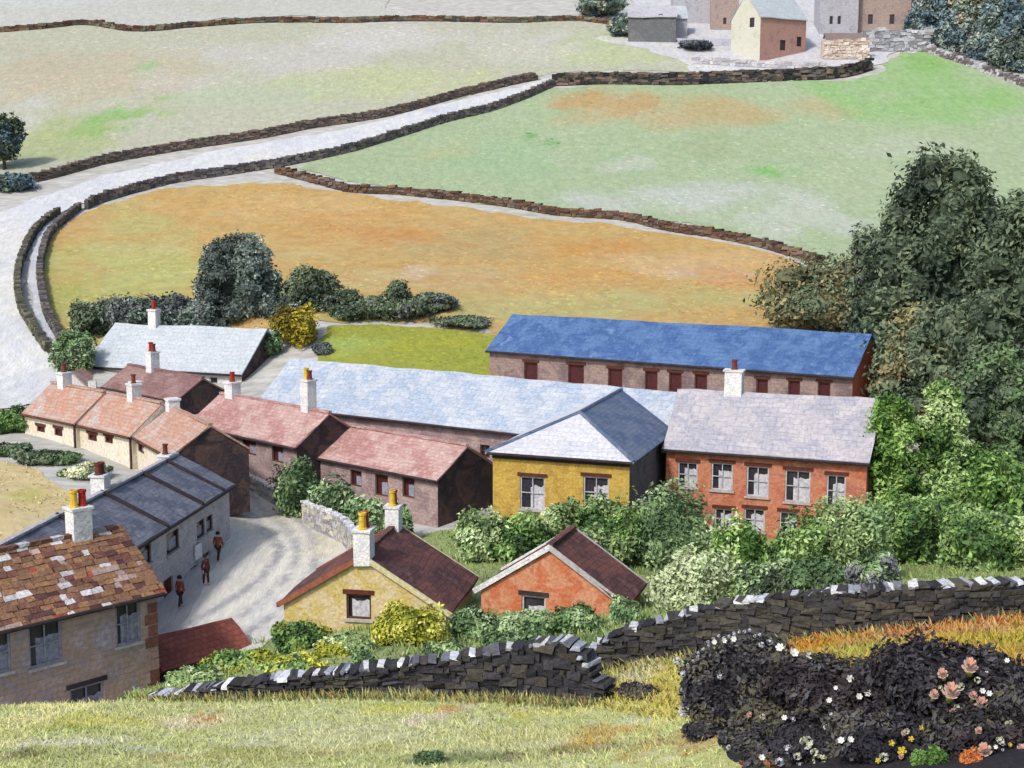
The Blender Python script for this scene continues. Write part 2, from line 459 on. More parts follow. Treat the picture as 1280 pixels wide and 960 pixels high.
def tree(label, u, vtop, Y, wpx, pal, n=4500, leaf=.4, shape='round', base=.25, name='tree', depth=.85, nb=13, clump=None, lean=0, cat='tree', group=None, lump=.25,
         elong=.5):
    PLANT_SEED[0] += 1; sd = PLANT_SEED[0]; r = random.Random(sd)
    top = at(u, vtop, Y); zg = g(top.x, Y); h = max(1.5, top.z - zg); w = wpx * Y / FOC / CP
    root = empty(name, (top.x, Y, zg)); blobs = []
    zc0 = h * base
    if shape == 'cone':
        m = nb
        for i in range(m):
            t = (i + .5) / m; z = zc0 + (h - zc0) * t * .95; rr = w * .5 * (1 - t) ** .75 + w * .03
            a = r.uniform(0, 6.28); q = rr * .38
            blobs.append((math.cos(a) * q, math.sin(a) * q * depth, z, rr * .72, rr * .72 * depth, (h - zc0) / m * 1.5))
            if t < .75:
                a += 2.5 + r.random(); blobs.append((math.cos(a) * q * 1.5, math.sin(a) * q * 1.3 * depth, z - h * .02, rr * .5, rr * .5, (h - zc0) / m * 1.1))
    elif shape in ('dome', 'taper'):
        prof = lambda t: w * .5 * (.80 + .2 * math.sin(min(t / .35, 1) * math.pi / 2)) * math.sqrt(max(.03, 1 - max(0, (t - .12) / .88) ** 2.1))
        if shape == 'taper': prof = lambda t: w * .5 * (.9 + .1 * math.sin(min(t / .2, 1) * 1.57)) * (1 - .66 * max(0, (t - .10) / .90) ** 1.5)
        for t in (.16, .42, .66):
            rr = prof(t); blobs.append((0, 0, zc0 + (h - zc0) * t, rr * .74, rr * .74 * depth, (h - zc0) * .26))
        m = int(nb * 1.5)
        for i in range(m):
            t = (i + .5) / m * .94; a = 2.39996 * i + r.uniform(-.4, .4); rr = prof(t); s = w * r.uniform(.12, .19) * (1 if shape == 'dome' else .35 + .65 * rr / (w * .5))
            k = max(0, rr - s * .75); z = zc0 + (h - zc0) * t
            z = min(max(z, s * .5), h - s * .75)
            blobs.append((math.cos(a) * k, math.sin(a) * k * depth, z, s, s * depth, s * r.uniform(.7, 1.0)))
    else:
        cz = (h + zc0) / 2; rz = (h - zc0) / 2
        blobs.append((0, 0, cz, w * .30, w * .30 * depth, rz * .72))
        for i in range(nb):
            z = r.uniform(-.75, .8); a = 2.4 * i + r.random(); k = math.sqrt(1 - z * z * .9) * .62
            s = r.uniform(.15, .23)
            blobs.append((math.cos(a) * w * .5 * k, math.sin(a) * w * .5 * k * depth, cz + z * rz * .78, w * s, w * s * depth, min(rz * .36, w * s * 1.1)))
    n = int(n * 2.9); leaf *= .58
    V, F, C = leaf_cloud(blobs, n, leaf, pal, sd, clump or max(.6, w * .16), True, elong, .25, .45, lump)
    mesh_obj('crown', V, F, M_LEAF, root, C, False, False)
    mb = MB(); tr = max(.08, h * .028)
    mb.tube([(0, 0, -.4), (lean*.1, 0, h * .2), (lean*.3, 0, h * .5), (lean*.5, 0, h * .85)], [tr * 1.3, tr, tr * .65, tr * .2], 8)
    for b in blobs[1:8]:
        z0 = max(h * .12, b[2] - h * .18)
        mb.tube([(0, 0, z0), (b[0] * .5, b[1] * .5, (z0 + b[2]) / 2 + h * .02), (b[0], b[1], b[2])], [tr * .45, tr * .3, tr * .1], 6)
    mb.build('trunk', M_BARK, root, uv=False)
    tag(root, label, cat, group)
    return root, [(b[0] + top.x, b[1] + Y, b[2] + zg, *b[3:]) for b in blobs]

def ray_blobs(u, v, blobs):
    o = np.array([0, 0, CAM_H]); d = np.array(ray(u, v)); best = None
    for x, y, z, rx, ry, rz in blobs:
        R = np.array([rx, ry, rz]); oo = (o - [x, y, z]) / R; dd = d / R
        A = dd @ dd; Bq = 2 * oo @ dd; Cq = oo @ oo - 1; D = Bq * Bq - 4 * A * Cq
        if D > 0:
            t = (-Bq - math.sqrt(D)) / (2 * A)
            if t > 0 and (best is None or t < best): best = t
    return Vector(o + d * best) if best else None

# ------------------------------------------------------------------ buildings
class House: pass
def wall_face(mb, poly, holes, o, t, n, depth=.2):
    """poly / holes: 2-D (s, z) in the wall plane; reveals go inwards"""
    pts = [Vector((s, z, 0)) for s, z in poly]; rings = [pts]
    for (s0, z0, s1, z1) in holes:
        rings.append([Vector((s0, z0, 0)), Vector((s0, z1, 0)), Vector((s1, z1, 0)), Vector((s1, z0, 0))])
    tri = tessellate_polygon(rings); flat = [p for r_ in rings for p in r_]
    P3 = [o + t * p.x + Vector((0, 0, p.y)) for p in flat]
    fs = []
    for f in tri:
        a, b, c = (P3[i] for i in f)
        if (b - a).cross(c - a).length < 1e-7: continue
        fs.append(tuple(f) if (b - a).cross(c - a).dot(n) > 0 else tuple(reversed(f)))
    mb.add(P3, fs)
    for (s0, z0, s1, z1) in holes:
        c = [o + t * s + Vector((0, 0, z)) for s, z in ((s0, z0), (s1, z0), (s1, z1), (s0, z1))]
        ci = [p - n * depth for p in c]
        mb.add(c + ci, [(0, 1, 5, 4), (1, 2, 6, 5), (2, 3, 7, 6), (3, 0, 4, 7)])

def window(root, o, t, n, hole, frame_m, pane_m, blind_m, lintel_m=None, sill_m=None, door=None, mull=True, blind=(.38, 0, 1, .68), name='window'):
    s0, z0, s1, z1 = hole; w, h = s1 - s0, z1 - z0; up = Vector((0, 0, 1))
    R = Matrix((t, n, up)).transposed()
    def bx(mb, sc, zc, dw, dh, y, dy): mb.box(o + t * sc + up * zc + n * y, (dw, dy, dh), R)
    cs, cz = (s0 + s1) / 2, (z0 + z1) / 2; fb = min(.09, w * .1)
    if door:
        mb = MB(); bx(mb, cs, cz, w, h, -.14, .06)
        for q in (-.25, .25):
            for zq in (-.2, .25): bx(mb, cs + q * w, cz + zq * h, w * .32, h * .34, -.105, .03)
        d = mb.build('door', door, root)
        hb = MB(); bx(hb, cs + w * .36, cz - h * .02, .06, .12, -.08, .05); hb.build('handle', M_IRON, d)
        fr = d
    else:
        mb = MB()
        bx(mb, s0 + fb / 2, cz, fb, h, -.10, .07); bx(mb, s1 - fb / 2, cz, fb, h, -.10, .07)
        bx(mb, cs, z0 + fb / 2, w - 2 * fb, fb, -.10, .07); bx(mb, cs, z1 - fb / 2, w - 2 * fb, fb, -.10, .07)
        if mull:
            bx(mb, cs, cz, fb * .6, h - 2 * fb, -.10, .05); bx(mb, cs - w * .25 + fb * .1, cz, w * .5 - fb * 1.5, fb * .6, -.10, .045)
            bx(mb, cs + w * .25 - fb * .1, cz, w * .5 - fb * 1.5, fb * .6, -.10, .045)
        fr = mb.build(name, frame_m, root)
        p = MB(); bx(p, cs, cz, w, h, -.185, .02); p.build('pane', pane_m, fr)
        if blind_m:
            b = MB(); q0, r0, q1, r1 = blind
            # net curtain drawn to one side, slightly pleated
            N_ = 7; vs = []; fs = []
            for i in range(N_ + 1):
                s = s0 + w * (q0 + (q1 - q0) * i / N_); y = -.160 + (.012 if i % 2 else -.008)
                tops = r1 - .10 * random.random()
                vs += [o + t * s + up * (z0 + h * r0) + n * y, o + t * s + up * (z0 + h * tops) + n * y]
            for i in range(N_): fs.append((2*i, 2*i+2, 2*i+3, 2*i+1))
            b.add(vs, fs); b.build('curtain', blind_m, fr)
    if lintel_m:
        mb = MB(); bx(mb, cs, z1 + .11, w + .3, .2, .012, .06); mb.build('lintel', lintel_m, fr)
    if sill_m:
        mb = MB(); bx(mb, cs, z0 - .06, w + .2, .1, .03, .16); mb.build('sill', sill_m, fr)
    return fr

def chimney(root, x, y, zb, w, d, h, body_m, pots, corbel=True):
    mb = MB(); mb.box((x, y, zb + h / 2), (w, d, h), None, None, .02)
    if corbel: mb.box((x, y, zb + h + .05), (w * 1.18, d * 1.18, .12), None, None, .02)
    c = mb.build('chimney', body_m, root)
    k = len(pots)
    for i, (pm, ph) in enumerate(pots):
        px = x + (i - (k - 1) / 2) * w * .46
        pb = MB(); r0 = min(.19, w * .24)
        pb.lathe([(r0 * 1.15, 0), (r0 * 1.15, .06), (r0 * .9, .08), (r0 * .8, ph * .8), (r0, ph * .85), (r0, ph), (r0 * .7, ph), (r0 * .65, ph * .5)], 10, (px, y, zb + h + .11))
        pb.build('pot', pm, c, smooth=False)
    return c

def roof_mesh(L, S, he, rise, ov=.3, vg=.18, th=.14, wob=.035, seed=1, segs=None):
    hs = S / 2; k = rise / hs; r = random.Random(seed)
    x0, x1 = -L / 2 - vg, L / 2 + vg; segs = segs or max(3, int(L / 1.1))
    prof = [(-hs - ov, he - ov * k + .02), (-hs - ov, he - ov * k + .02 + th)]
    for q in (.33, .66): prof.append((-(hs + ov) * (1 - q), he - ov * k + .02 + th + (rise + ov * k) * q))
    prof.append((0, he + rise + .02 + th))
    for q in (.66, .33): prof.append(((hs + ov) * (1 - q), he - ov * k + .02 + th + (rise + ov * k) * q))
    prof += [(hs + ov, he - ov * k + .02 + th), (hs + ov, he - ov * k + .02), (0, he + rise + .02)]
    m = len(prof); mb = MB(); vs = []
    w = Wob(seed)
    for i in range(segs + 1):
        x = x0 + (x1 - x0) * i / segs
        for y, z in prof:
            vs.append((x + (wob * 1.5 * w([y * 2, z, 1]) if i in (0, segs) else 0), y, z + wob * float(w([x * .9, y * .5, 0]))))
    fs = [(i*m+j, (i+1)*m+j, (i+1)*m+(j+1) % m, i*m+(j+1) % m) for i in range(segs) for j in range(m)]
    fs = [tuple(reversed(f)) for f in fs]
    fs += [tuple(range(m)), tuple(segs * m + j for j in reversed(range(m)))]
    fs = [tuple(reversed(f)) for f in fs]
    mb.add(vs, fs); return mb

def house(name, label, cat, A, B, S, rise, wall_m, roof_m, front=(), right=(), left=(), frame=None, pane=None, blind=0,
          lintel=None, sill=None, chim=(), gutter=None, barge=None, ridge_m=None, zdrop=.6, ov=.3, vg=.18, hipped=False, gable_m=None,
          doors=(), door_m=None, level=True, mull=True, plain_roof=True, ends=True, blindspec=(.38, 0, 1, .68), zbase=None, seed=1, th=.14):
    pA = at(*A); pB = at_z(B[0], B[1], pA.z) if len(B) == 2 else at(*B); pB.z = pA.z
    X = pB - pA; X.z = 0; L = X.length; X.normalize(); Yv = Vector((-X.y, X.x, 0))
    ctr = (pA + pB) / 2 + Yv * (S / 2)
    cs = [pA, pB, pA + Yv * S, pB + Yv * S]
    z0 = min(g(c.x, c.y) for c in cs) - .2 if zbase is None else zbase
    root = empty(name, (ctr.x, ctr.y, z0), math.atan2(X.y, X.x)); tag(root, label, cat)
    he = pA.z - z0; hs = S / 2
    H_ = House(); H_.root = root; H_.L = L; H_.S = S; H_.he = he; H_.rise = rise; H_.z0 = z0
    MW = Matrix.Translation((ctr.x, ctr.y, z0)) @ Matrix.Rotation(math.atan2(X.y, X.x), 4, 'Z'); MI = MW.inverted(); H_.MW = MW; H_.MI = MI
    o0 = MI @ Vector((0, 0, CAM_H))
    def topx(u, v, po, n):                       # bearing -> point in a wall plane (local)
        d = MI.to_3x3() @ ray(u, v); t = (po - o0).dot(n) / d.dot(n); return o0 + d * t
    faces = {'front': (Vector((-L/2, -hs, 0)), Vector((1, 0, 0)), Vector((0, -1, 0))),
             'right': (Vector((L/2, -hs, 0)), Vector((0, 1, 0)), Vector((1, 0, 0))),
             'left': (Vector((-L/2, hs, 0)), Vector((0, -1, 0)), Vector((-1, 0, 0))),
             'back': (Vector((L/2, hs, 0)), Vector((-1, 0, 0)), Vector((0, 1, 0)))}
    holes = {k: [] for k in faces}
    def conv(face, rect):
        o, t, n = faces[face]; u0, v0, u1, v1 = rect[:4]; um, vm = (u0 + u1) / 2, (v0 + v1) / 2
        pa, pb = topx(u0, vm, o, n), topx(u1, vm, o, n); pt, pl = topx(um, v0, o, n), topx(um, v1, o, n)
        s = sorted(((pa - o).dot(t), (pb - o).dot(t))); z = sorted((pt.z, pl.z)); W_ = L if face in ('front', 'back') else S
        return (max(.12, s[0]), z[0], min(W_ - .12, s[1]), min(z[1], he - .12) if face in ('front',) else z[1])
    for fname, lst in (('front', front), ('right', right), ('left', left)):
        for rect in lst: holes[fname].append((conv(fname, rect), None))
    for fname, rect in doors: holes[fname].append((conv(fname, rect), door_m))
    mb = MB()
    zb = -.6
    for fn in faces:
        o, t, n = faces[fn]; W_ = L if fn in ('front', 'back') else S
        if fn in ('front', 'back') or hipped: poly = [(0, zb), (W_, zb), (W_, he), (0, he)]
        else: poly = [(0, zb), (W_, zb), (W_, he), (W_ / 2, he + rise), (0, he)]
        hl = [h_ for h_, _ in holes[fn]]
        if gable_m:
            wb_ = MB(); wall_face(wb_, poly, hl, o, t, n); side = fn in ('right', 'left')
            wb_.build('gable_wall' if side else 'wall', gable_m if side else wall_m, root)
        else: wall_face(mb, poly, hl, o, t, n)
        for h_, dm in holes[fn]:
            window(root, o, t, n, h_, frame or M_FRAME, pane or M_GLASS, M_CURTAIN if blind == 0 else blind, lintel, sill, dm, mull, blindspec)
    if mb.v: mb.build('wall', wall_m, root)
    if plain_roof and not hipped:
        rf = roof_mesh(L, S, he, rise, ov, vg, th, seed=seed).build('roof', roof_m, root)
        if ridge_m:
            rb = MB(); k = max(2, int(L / .45))
            for i in range(k):
                x = -L/2 - vg + (L + 2*vg) * (i + .5) / k
                rb.box((x, 0, he + rise + .02 + th + .03), ((L + 2*vg) / k * .96, .3, .13), None, None, .05)
            rb.build('ridge_tiles', ridge_m, rf)
        if barge:
            kk = rise / hs
            bl = barge if isinstance(barge, tuple) else (barge, barge)
            for xs in (-1, 1):
                for sg in (-1, 1):
                    bb = MB(); a = math.atan2(rise, hs) * -sg
                    ln = math.hypot(hs + ov, (hs + ov) * kk)
                    bb.box((xs * (L/2 + vg + .03), sg * (hs + ov) / 2, he + rise - (rise + ov * kk) / 2 + .08), (.07, ln, .24), Matrix.Rotation(a, 3, 'X'), None, .02)
                    bb.build('bargeboard', bl[0 if sg > 0 else 1], rf)
    kk = rise / hs
    if gutter:
        gb = MB(); gb.tube([(-L/2 - vg, -hs - ov - .04, he - ov * kk + .06), (L/2 + vg, -hs - ov - .04, he - ov * kk + .04)], [.09, .09], 7)
        gb.box((0, -hs - .05, he - .13), (L + .02, .12, .2))
        gb.build('gutter', gutter, root)
    H_.chim = []
    for c in chim:                               # (u, vtop, width px, body material, pots, offset across ridge, base v or None)
        u, vt, wp, bm, pots = c[:5]; yo = c[5] if len(c) > 5 else 0
        best = min(np.linspace(-L/2 + .3, L/2 - .3, 120) if len(c) < 7 else [c[6] * L / 2], key=lambda x: abs(project(MW @ Vector((x, yo, he + rise)))[0] - u))
        pw = MW @ Vector((best, yo, he + rise)); zt = at(u, vt, pw.y).z - z0
        w = wp * pw.y / FOC; zr = he + rise - abs(yo) * kk
        H_.chim.append(chimney(root, best, yo, zr - .35, w, min(w, .75), max(.6, zt - zr + .35), bm, pots))
    return H_
# ================================================================== materials
M_LEAF = paint('leaves', None, attr=True, fine=1.5, fineamt=.18, bump=0, rough=.85, spec=.15, k=1)
M_BARK = paint('bark', [(70, 58, 52), (95, 82, 75)], 2, fine=14)
M_STONE = paint('dry stone', None, attr=True, fine=7, fineamt=.3, bump=.5, bscale=11, k=1)
M_IRON = paint('dark iron', [(45, 42, 45), (60, 55, 58)], 2, bump=0, rough=.6)
M_GUTTER = paint('tarred gutter', [(48, 42, 48), (72, 60, 62)], 1.5)
M_FRAME = paint('weathered white frame', [(165, 165, 172), (205, 205, 210)], 2, bump=0)
M_DKFRAME = paint('brown frame', [(78, 50, 42), (110, 72, 55)], 2, bump=0)
M_GLASS = paint('dark panes', [(42, 38, 46), (66, 62, 74)], 1.5, bump=0, rough=.25, spec=.5)
M_CURTAIN = paint('pale curtain', [(176, 176, 190), (214, 212, 218)], 3, bump=0)
M_CURTBLUE = paint('grey curtain', [(130, 132, 150), (165, 166, 180)], 3, bump=0)
M_RENDERW = paint('white limewash', [(200, 202, 210), (228, 228, 230), (240, 238, 232)], 1.2, fine=9, bump=.4)
M_POTR = paint('red clay pot', [(170, 38, 30), (196, 52, 36)], 3, bump=.1)
M_POTY = paint('yellow clay pot', [(214, 170, 40), (232, 196, 60)], 3, bump=.1)
M_POTB = paint('brown clay pot', [(105, 52, 46), (135, 66, 55)], 3, bump=.1)
PR, PY, PB = (M_POTR, .7), (M_POTY, .75), (M_POTB, .6)

field = lambda name, cols, amt=.22, sx=.5, scale=.16, fine=1.1, fa=.12: paint(k=ALB * (.96 if name in ('chalky road', 'worn street', 'near grass') else .84), name=name, cols=cols, **dict(zip(('scale','stretch','coord','detail','distort','fine','fineamt','bump','bscale','rough','attr','amt'),(scale, (sx * 2.6, .75, 1), 'Object', 8, 1.2, fine, fa, .7, 2.6, .95, True, amt))))
M_GROUND = paint('rough pasture', [(176, 175, 170), (188, 186, 182), (170, 174, 156)], .12, (.6, 1.4, 1), fine=1.2, bump=.4, bscale=1.5)
M_PALEF = field('pale pasture', [(196, 192, 178), (182, 186, 160), (172, 188, 150), (204, 200, 198)])
M_TOPF = field('far pasture', [(190, 190, 180), (205, 205, 200), (178, 182, 160)])
M_GREENF = field('green pasture', [(165, 190, 145), (182, 196, 165), (150, 185, 128), (198, 200, 188)])
M_HAY = field('hay meadow', [(214, 172, 104), (204, 150, 80), (206, 184, 132), (190, 182, 116)], .26, .3, .3)
M_LIME = field('garden turf', [(150, 158, 50), (172, 172, 60), (140, 165, 70)], .4, .4, .5)
M_ROAD = field('chalky road', [(206, 206, 206), (222, 220, 214), (196, 200, 212), (214, 212, 196)], .4, .6, .3)
M_STREET = field('worn street', [(188, 194, 208), (222, 217, 204), (186, 186, 194), (224, 216, 194)], .2, 1.6, .5)
M_NEARG = field('near grass', [(206, 204, 140), (184, 186, 90), (216, 214, 176), (150, 160, 70)], .42, .5, .7, 4, .2)
M_OLIVE = field('rough bank', [(190, 180, 80), (206, 198, 128), (160, 150, 60)], .45, .7, .8, 4, .2)
M_OCHRE = field('ochre bank', [(205, 140, 50), (190, 176, 70), (200, 110, 62), (170, 176, 80)], .45, .5, .5, 3, .2)

M_GARDEN = field('cottage grass', [(150, 170, 96), (126, 148, 84), (178, 186, 126), (110, 132, 88)], .45, .8, .6, 4, .2)
M_DARKSOIL = field('dark leaf litter', [(46, 43, 48), (58, 54, 58), (40, 37, 42), (72, 66, 64)], .5, 1, 1, 5, .25)

SHK.update(far_pasture=.86, pale_pasture=.84, green_pasture=.80, hay_meadow=.80, garden_turf=.85, garden_grass=.9, ochre_bank=.9)
# ================================================================== the setting
def ground():
    xs = np.concatenate([np.arange(-200, -75, 4), np.arange(-75, 75, 1.1), np.arange(75, 201, 4)])
    ys = np.concatenate([np.arange(6, 130, 1.0), np.arange(130, 270, 1.8), np.arange(270, 431, 6)])
    X, Y = np.meshgrid(xs, ys); Z = gv(X, Y)
    V = np.c_[X.ravel(), Y.ravel(), Z.ravel()]; nx, ny = len(xs), len(ys)
    i, j = np.meshgrid(np.arange(nx - 1), np.arange(ny - 1)); a = (j * nx + i).ravel()
    F = np.stack([a, a + 1, a + nx + 1, a + nx], 1)
    o = mesh_obj('ground', V, F, M_GROUND, None, None, True, False); tag(o, None, None, None, 'structure')
ground()

sheet('far_pasture', [(-120,-40),(200,-40),(470,-35),(485,14),(560,16),(640,22),(500,24),(330,21),(170,34),(110,26),(0,36),(-120,40)], 2.2, (196, 196, 188),
      [(60,0,120,10,(200,205,200),.7),(300,8,120,8,(182,186,160),.5)], M_TOPF, .08, .5, seed=3)
sheet('pale_pasture', [(-120,44),(0,40),(110,32),(170,42),(330,30),(640,30),(720,22),(790,38),(850,58),(900,84),(690,92),(600,115),(480,136),(370,158),(250,176),(130,205),(60,222),(0,236),(-120,260)],
      1.5, (192, 192, 170),
      [(100,90,170,30,(198,184,156),.9),(40,75,80,20,(190,176,150),.6),(60,170,90,30,(172,186,118),.8),(145,150,30,16,(120,190,80),.85),(200,133,34,12,(150,190,80),.8),
       (190,85,14,12,(140,196,120),.7),(110,165,30,9,(140,190,80),.7),(360,70,120,22,(206,200,198),.8),(520,45,150,16,(212,208,208),.7),(480,105,170,20,(192,200,146),.8),(330,110,90,28,(184,198,164),.8),
       (25,150,36,26,(206,204,200),.7),(780,62,90,22,(190,202,146),.8),(680,60,80,20,(206,206,192),.6),(230,100,60,16,(205,196,190),.6)], M_PALEF, .06, .4, seed=4)
sheet('green_pasture', [(690,112),(780,104),(860,104),(960,101),(1085,98),(1120,70),(1150,60),(1200,72),(1290,108),(1380,150),(1400,420),(1200,420),(1030,342),(960,305),(900,289),(780,269),(640,259),(500,238),(400,218),(375,207),(440,190),(500,171),(600,141)],
      1.5, (174, 194, 150),
      [(870,135,180,24,(202,168,112),.85),(760,128,60,14,(206,150,84),.7),(800,150,90,14,(204,176,130),.6),(1150,110,130,40,(146,196,112),.9),(1160,75,60,14,(130,190,84),.8),(1240,125,50,12,(140,196,98),.6),(640,205,150,26,(164,196,148),.8),
       (870,250,170,24,(206,208,206),.85),(1000,275,90,26,(204,208,198),.8),(960,216,36,7,(120,200,90),.9),(660,170,10,5,(60,170,60),.95),(686,182,14,5,(60,170,60),.95),(790,205,70,10,(200,204,190),.7),
       (1080,225,80,24,(186,200,160),.7),(560,190,50,12,(190,186,130),.5),(900,180,60,18,(164,176,128),.5),(1130,185,90,14,(196,204,180),.5)], M_GREENF, .06, .4, seed=5)
sheet('hay_meadow', [(112,264),(160,248),(210,238),(350,229),(420,240),(600,264),(700,276),(780,285),(900,304),(1000,332),(1010,380),(1000,430),(900,440),(640,432),(612,412),(560,408),(480,402),(300,415),(110,428),(78,422),(58,390),(50,350),(52,310),(75,284)],
      1.2, (208, 170, 98),
      [(120,330,110,60,(188,190,112),.9),(150,345,150,40,(186,192,104),.95),(220,395,150,20,(176,186,92),.8),(700,385,240,16,(188,186,116),.85),(470,395,90,12,(180,186,100),.7),(400,320,60,10,(196,190,124),.6),(170,335,130,22,(190,194,112),.9),(90,340,46,40,(196,176,96),.9),(84,370,30,20,(178,184,90),.9),(200,310,110,8,(198,190,124),.6),(330,260,140,14,(218,178,110),.8),(480,295,100,16,(212,148,78),.9),(440,270,70,10,(214,160,90),.7),
       (590,300,90,22,(190,168,112),.75),(700,310,130,14,(214,152,76),.9),(870,330,110,16,(222,186,132),.8),(880,345,50,9,(216,188,164),.8),(930,350,60,14,(216,156,86),.7),(560,345,90,14,(206,176,124),.7),(530,340,26,8,(216,198,176),.8),
       (800,372,170,12,(192,190,120),.85),(450,350,60,12,(206,190,130),.7),(640,372,110,10,(206,184,116),.7),(900,375,60,10,(196,184,112),.8),(740,345,70,8,(220,164,90),.7),(1000,330,30,14,(220,168,92),.7)], M_HAY, .06, .4, seed=6)
sheet('garden_turf', [(395,440),(418,409),(500,410),(615,420),(640,470),(560,468),(480,462),(405,462)], .7, (156, 164, 58),
      [(440,430,50,12,(160,184,96),.7),(540,430,60,10,(172,172,48),.7),(590,445,40,8,(146,160,52),.6)], M_LIME, .07, .2, seed=7)
sheet('road', [(694,95),(660,106),(560,130),(480,150),(370,173),(250,193),(130,221),(60,244),(0,266),(-90,292),(-110,480),(-20,512),(40,505),(85,484),(66,450),(42,412),(26,370),(28,330),(44,292),(84,264),(130,248),(250,223),(350,202),(430,187),(520,162),(610,137),(690,104)],
      1.3, (202, 205, 211), [(10,360,60,70,(222,222,214),.8),(30,450,50,30,(224,224,222),.8),(150,228,90,8,(196,200,214),.6),(400,178,90,6,(190,195,212),.7),(10,300,50,20,(222,216,204),.7),(580,138,50,6,(176,182,204),.7),(330,196,60,5,(206,196,186),.6)], M_ROAD, .10, .25, seed=8)
sheet('yard', [(740,50),(780,36),(800,-10),(900,-20),(1160,-20),(1155,58),(1120,66),(1090,84),(1040,94),(960,97),(880,96),(850,80),(800,60)], 1.5, (188, 187, 194), [(880,85,40,8,(206,206,208),.7),(1000,88,60,6,(208,200,194),.7),(770,46,30,8,(190,200,150),.6)], M_ROAD, .09, .4, seed=18)
sheet('footpath', [(76,272),(56,300),(48,345),(58,400),(76,436),(64,434),(48,404),(36,350),(42,305),(62,276)], .6, (186, 192, 206), [(45,350,14,30,(200,204,214),.6)], M_ROAD, .13, .1, seed=9)
TRACKS = []
for off_, colr in ((-26, (150, 148, 154)), (-14, (232, 226, 210)), (-3, (164, 160, 162)), (9, (234, 228, 212)), (20, (156, 154, 160)), (31, (230, 222, 200))):
    pl_ = spline([(300, 606), (318, 632), (352, 662), (368, 690), (356, 720), (322, 752), (275, 782), (215, 818)], 7)
    for k_ in range(len(pl_) - 1):
        a_, b_ = pl_[k_], pl_[k_ + 1]; n_ = Vector((-(b_ - a_).y, (b_ - a_).x, 0)).normalized(); f_ = min(1, .45 + k_ / 30); p_ = a_ + n_ * off_ * f_ * Vector((1, 1, 0)).x
        if random.random() > .12: TRACKS.append((p_.x, p_.y, 7, 6.5, colr, .62))
sheet('street', [(190,830,62),(205,790,65),(240,745,70),(275,705,77),(284,650,86),(284,590,97),(310,598,95),(345,625,90),(400,650,86),(440,680,80),(446,700,76),(405,730,71.5),(362,765,67),(342,800,63.5),(318,832,61),(240,850,60)],
      .22, (220, 215, 204), [(330,655,50,22,(222,216,186),.9),(400,680,34,22,(216,208,176),.8),(300,620,26,14,(212,206,176),.8),(270,770,36,16,(218,214,206),.8),(330,765,26,24,(196,204,214),.6),(395,690,26,16,(226,216,186),.8)] + TRACKS, M_STREET, .05, .15, seed=10)
NEAR_BASE = (192, 198, 128)
NEAR_BLOBS = [(120,905,90,8,(206,204,84),.8),(400,920,140,14,(206,208,158),.8),(60,912,60,6,(160,172,66),.8),(250,905,50,10,(224,206,170),.7),(760,920,70,14,(190,148,70),.85),(850,935,60,14,(178,128,60),.85),(640,925,90,14,(198,192,130),.7),
       (80,945,110,8,(150,158,70),.8),(330,945,120,10,(160,162,80),.7),(720,942,80,6,(110,92,70),.85),(560,950,80,7,(96,116,76),.9),(15,946,40,6,(96,90,60),.8),(500,890,60,6,(210,206,70),.8),(680,893,60,6,(212,200,100),.8),(520,905,18,8,(228,206,192),.95),(552,900,9,9,(224,196,178),.95),
       (50,932,60,3,(226,222,204),.95),(130,929,40,3,(226,222,204),.9),(180,940,36,4,(196,200,196),.9),(300,934,40,3,(206,208,190),.8),(244,902,8,10,(206,130,64),.95),(266,898,6,8,(206,130,64),.95),(230,907,16,7,(226,208,184),.9),(75,886,40,5,(228,222,150),.95),(560,888,20,4,(212,136,70),.8),
       (585,884,12,5,(230,214,190),.9),(600,907,16,6,(212,212,176),.9),(655,900,18,8,(206,200,60),.9),(740,930,16,10,(190,150,56),.8),(790,905,40,7,(200,206,170),.7),(820,898,14,6,(206,206,204),.8),(470,938,36,5,(176,172,84),.7),(200,950,50,5,(180,150,80),.7),(420,945,40,4,(150,140,70),.8),(640,948,16,6,(104,84,62),.9),(690,934,40,3,(206,200,166),.8)]
sheet('near_grass', [(-60,884,45),(0,884,45),(100,888,45),(200,895,45.4),(330,884,45),(450,882,44.6),(600,878,44.4),(735,884,43.4),(770,890,42),(830,902,40),(880,925),(930,962),(960,1010),(600,1020),(-60,1020)], .3, NEAR_BASE, NEAR_BLOBS, M_NEARG, .05, .12, seed=11)
sheet('rough_bank', [(742,884),(752,850),(775,838),(850,815),(862,840),(850,880),(868,925),(820,902)], .3, (196, 186, 92), [(800,845,30,10,(210,206,170),.7),(830,870,20,20,(186,166,60),.7)], M_OLIVE, .06, .1, seed=12)
sheet('ochre_bank', [(985,800),(1060,786),(1150,776),(1290,752),(1330,760),(1330,850),(1290,860),(1150,850),(1060,850),(1000,840)], .3, (198, 166, 66),
      [(1100,790,260,5,(210,128,50),.8),(1030,800,60,10,(212,144,44),.9),(1200,780,110,9,(206,104,56),.85),(1130,800,80,9,(206,146,100),.7),(1080,815,60,12,(172,178,78),.85),(1250,805,60,10,(190,176,60),.7),(1230,790,40,8,(214,160,120),.7)], M_OCHRE, .06, .1, seed=13)

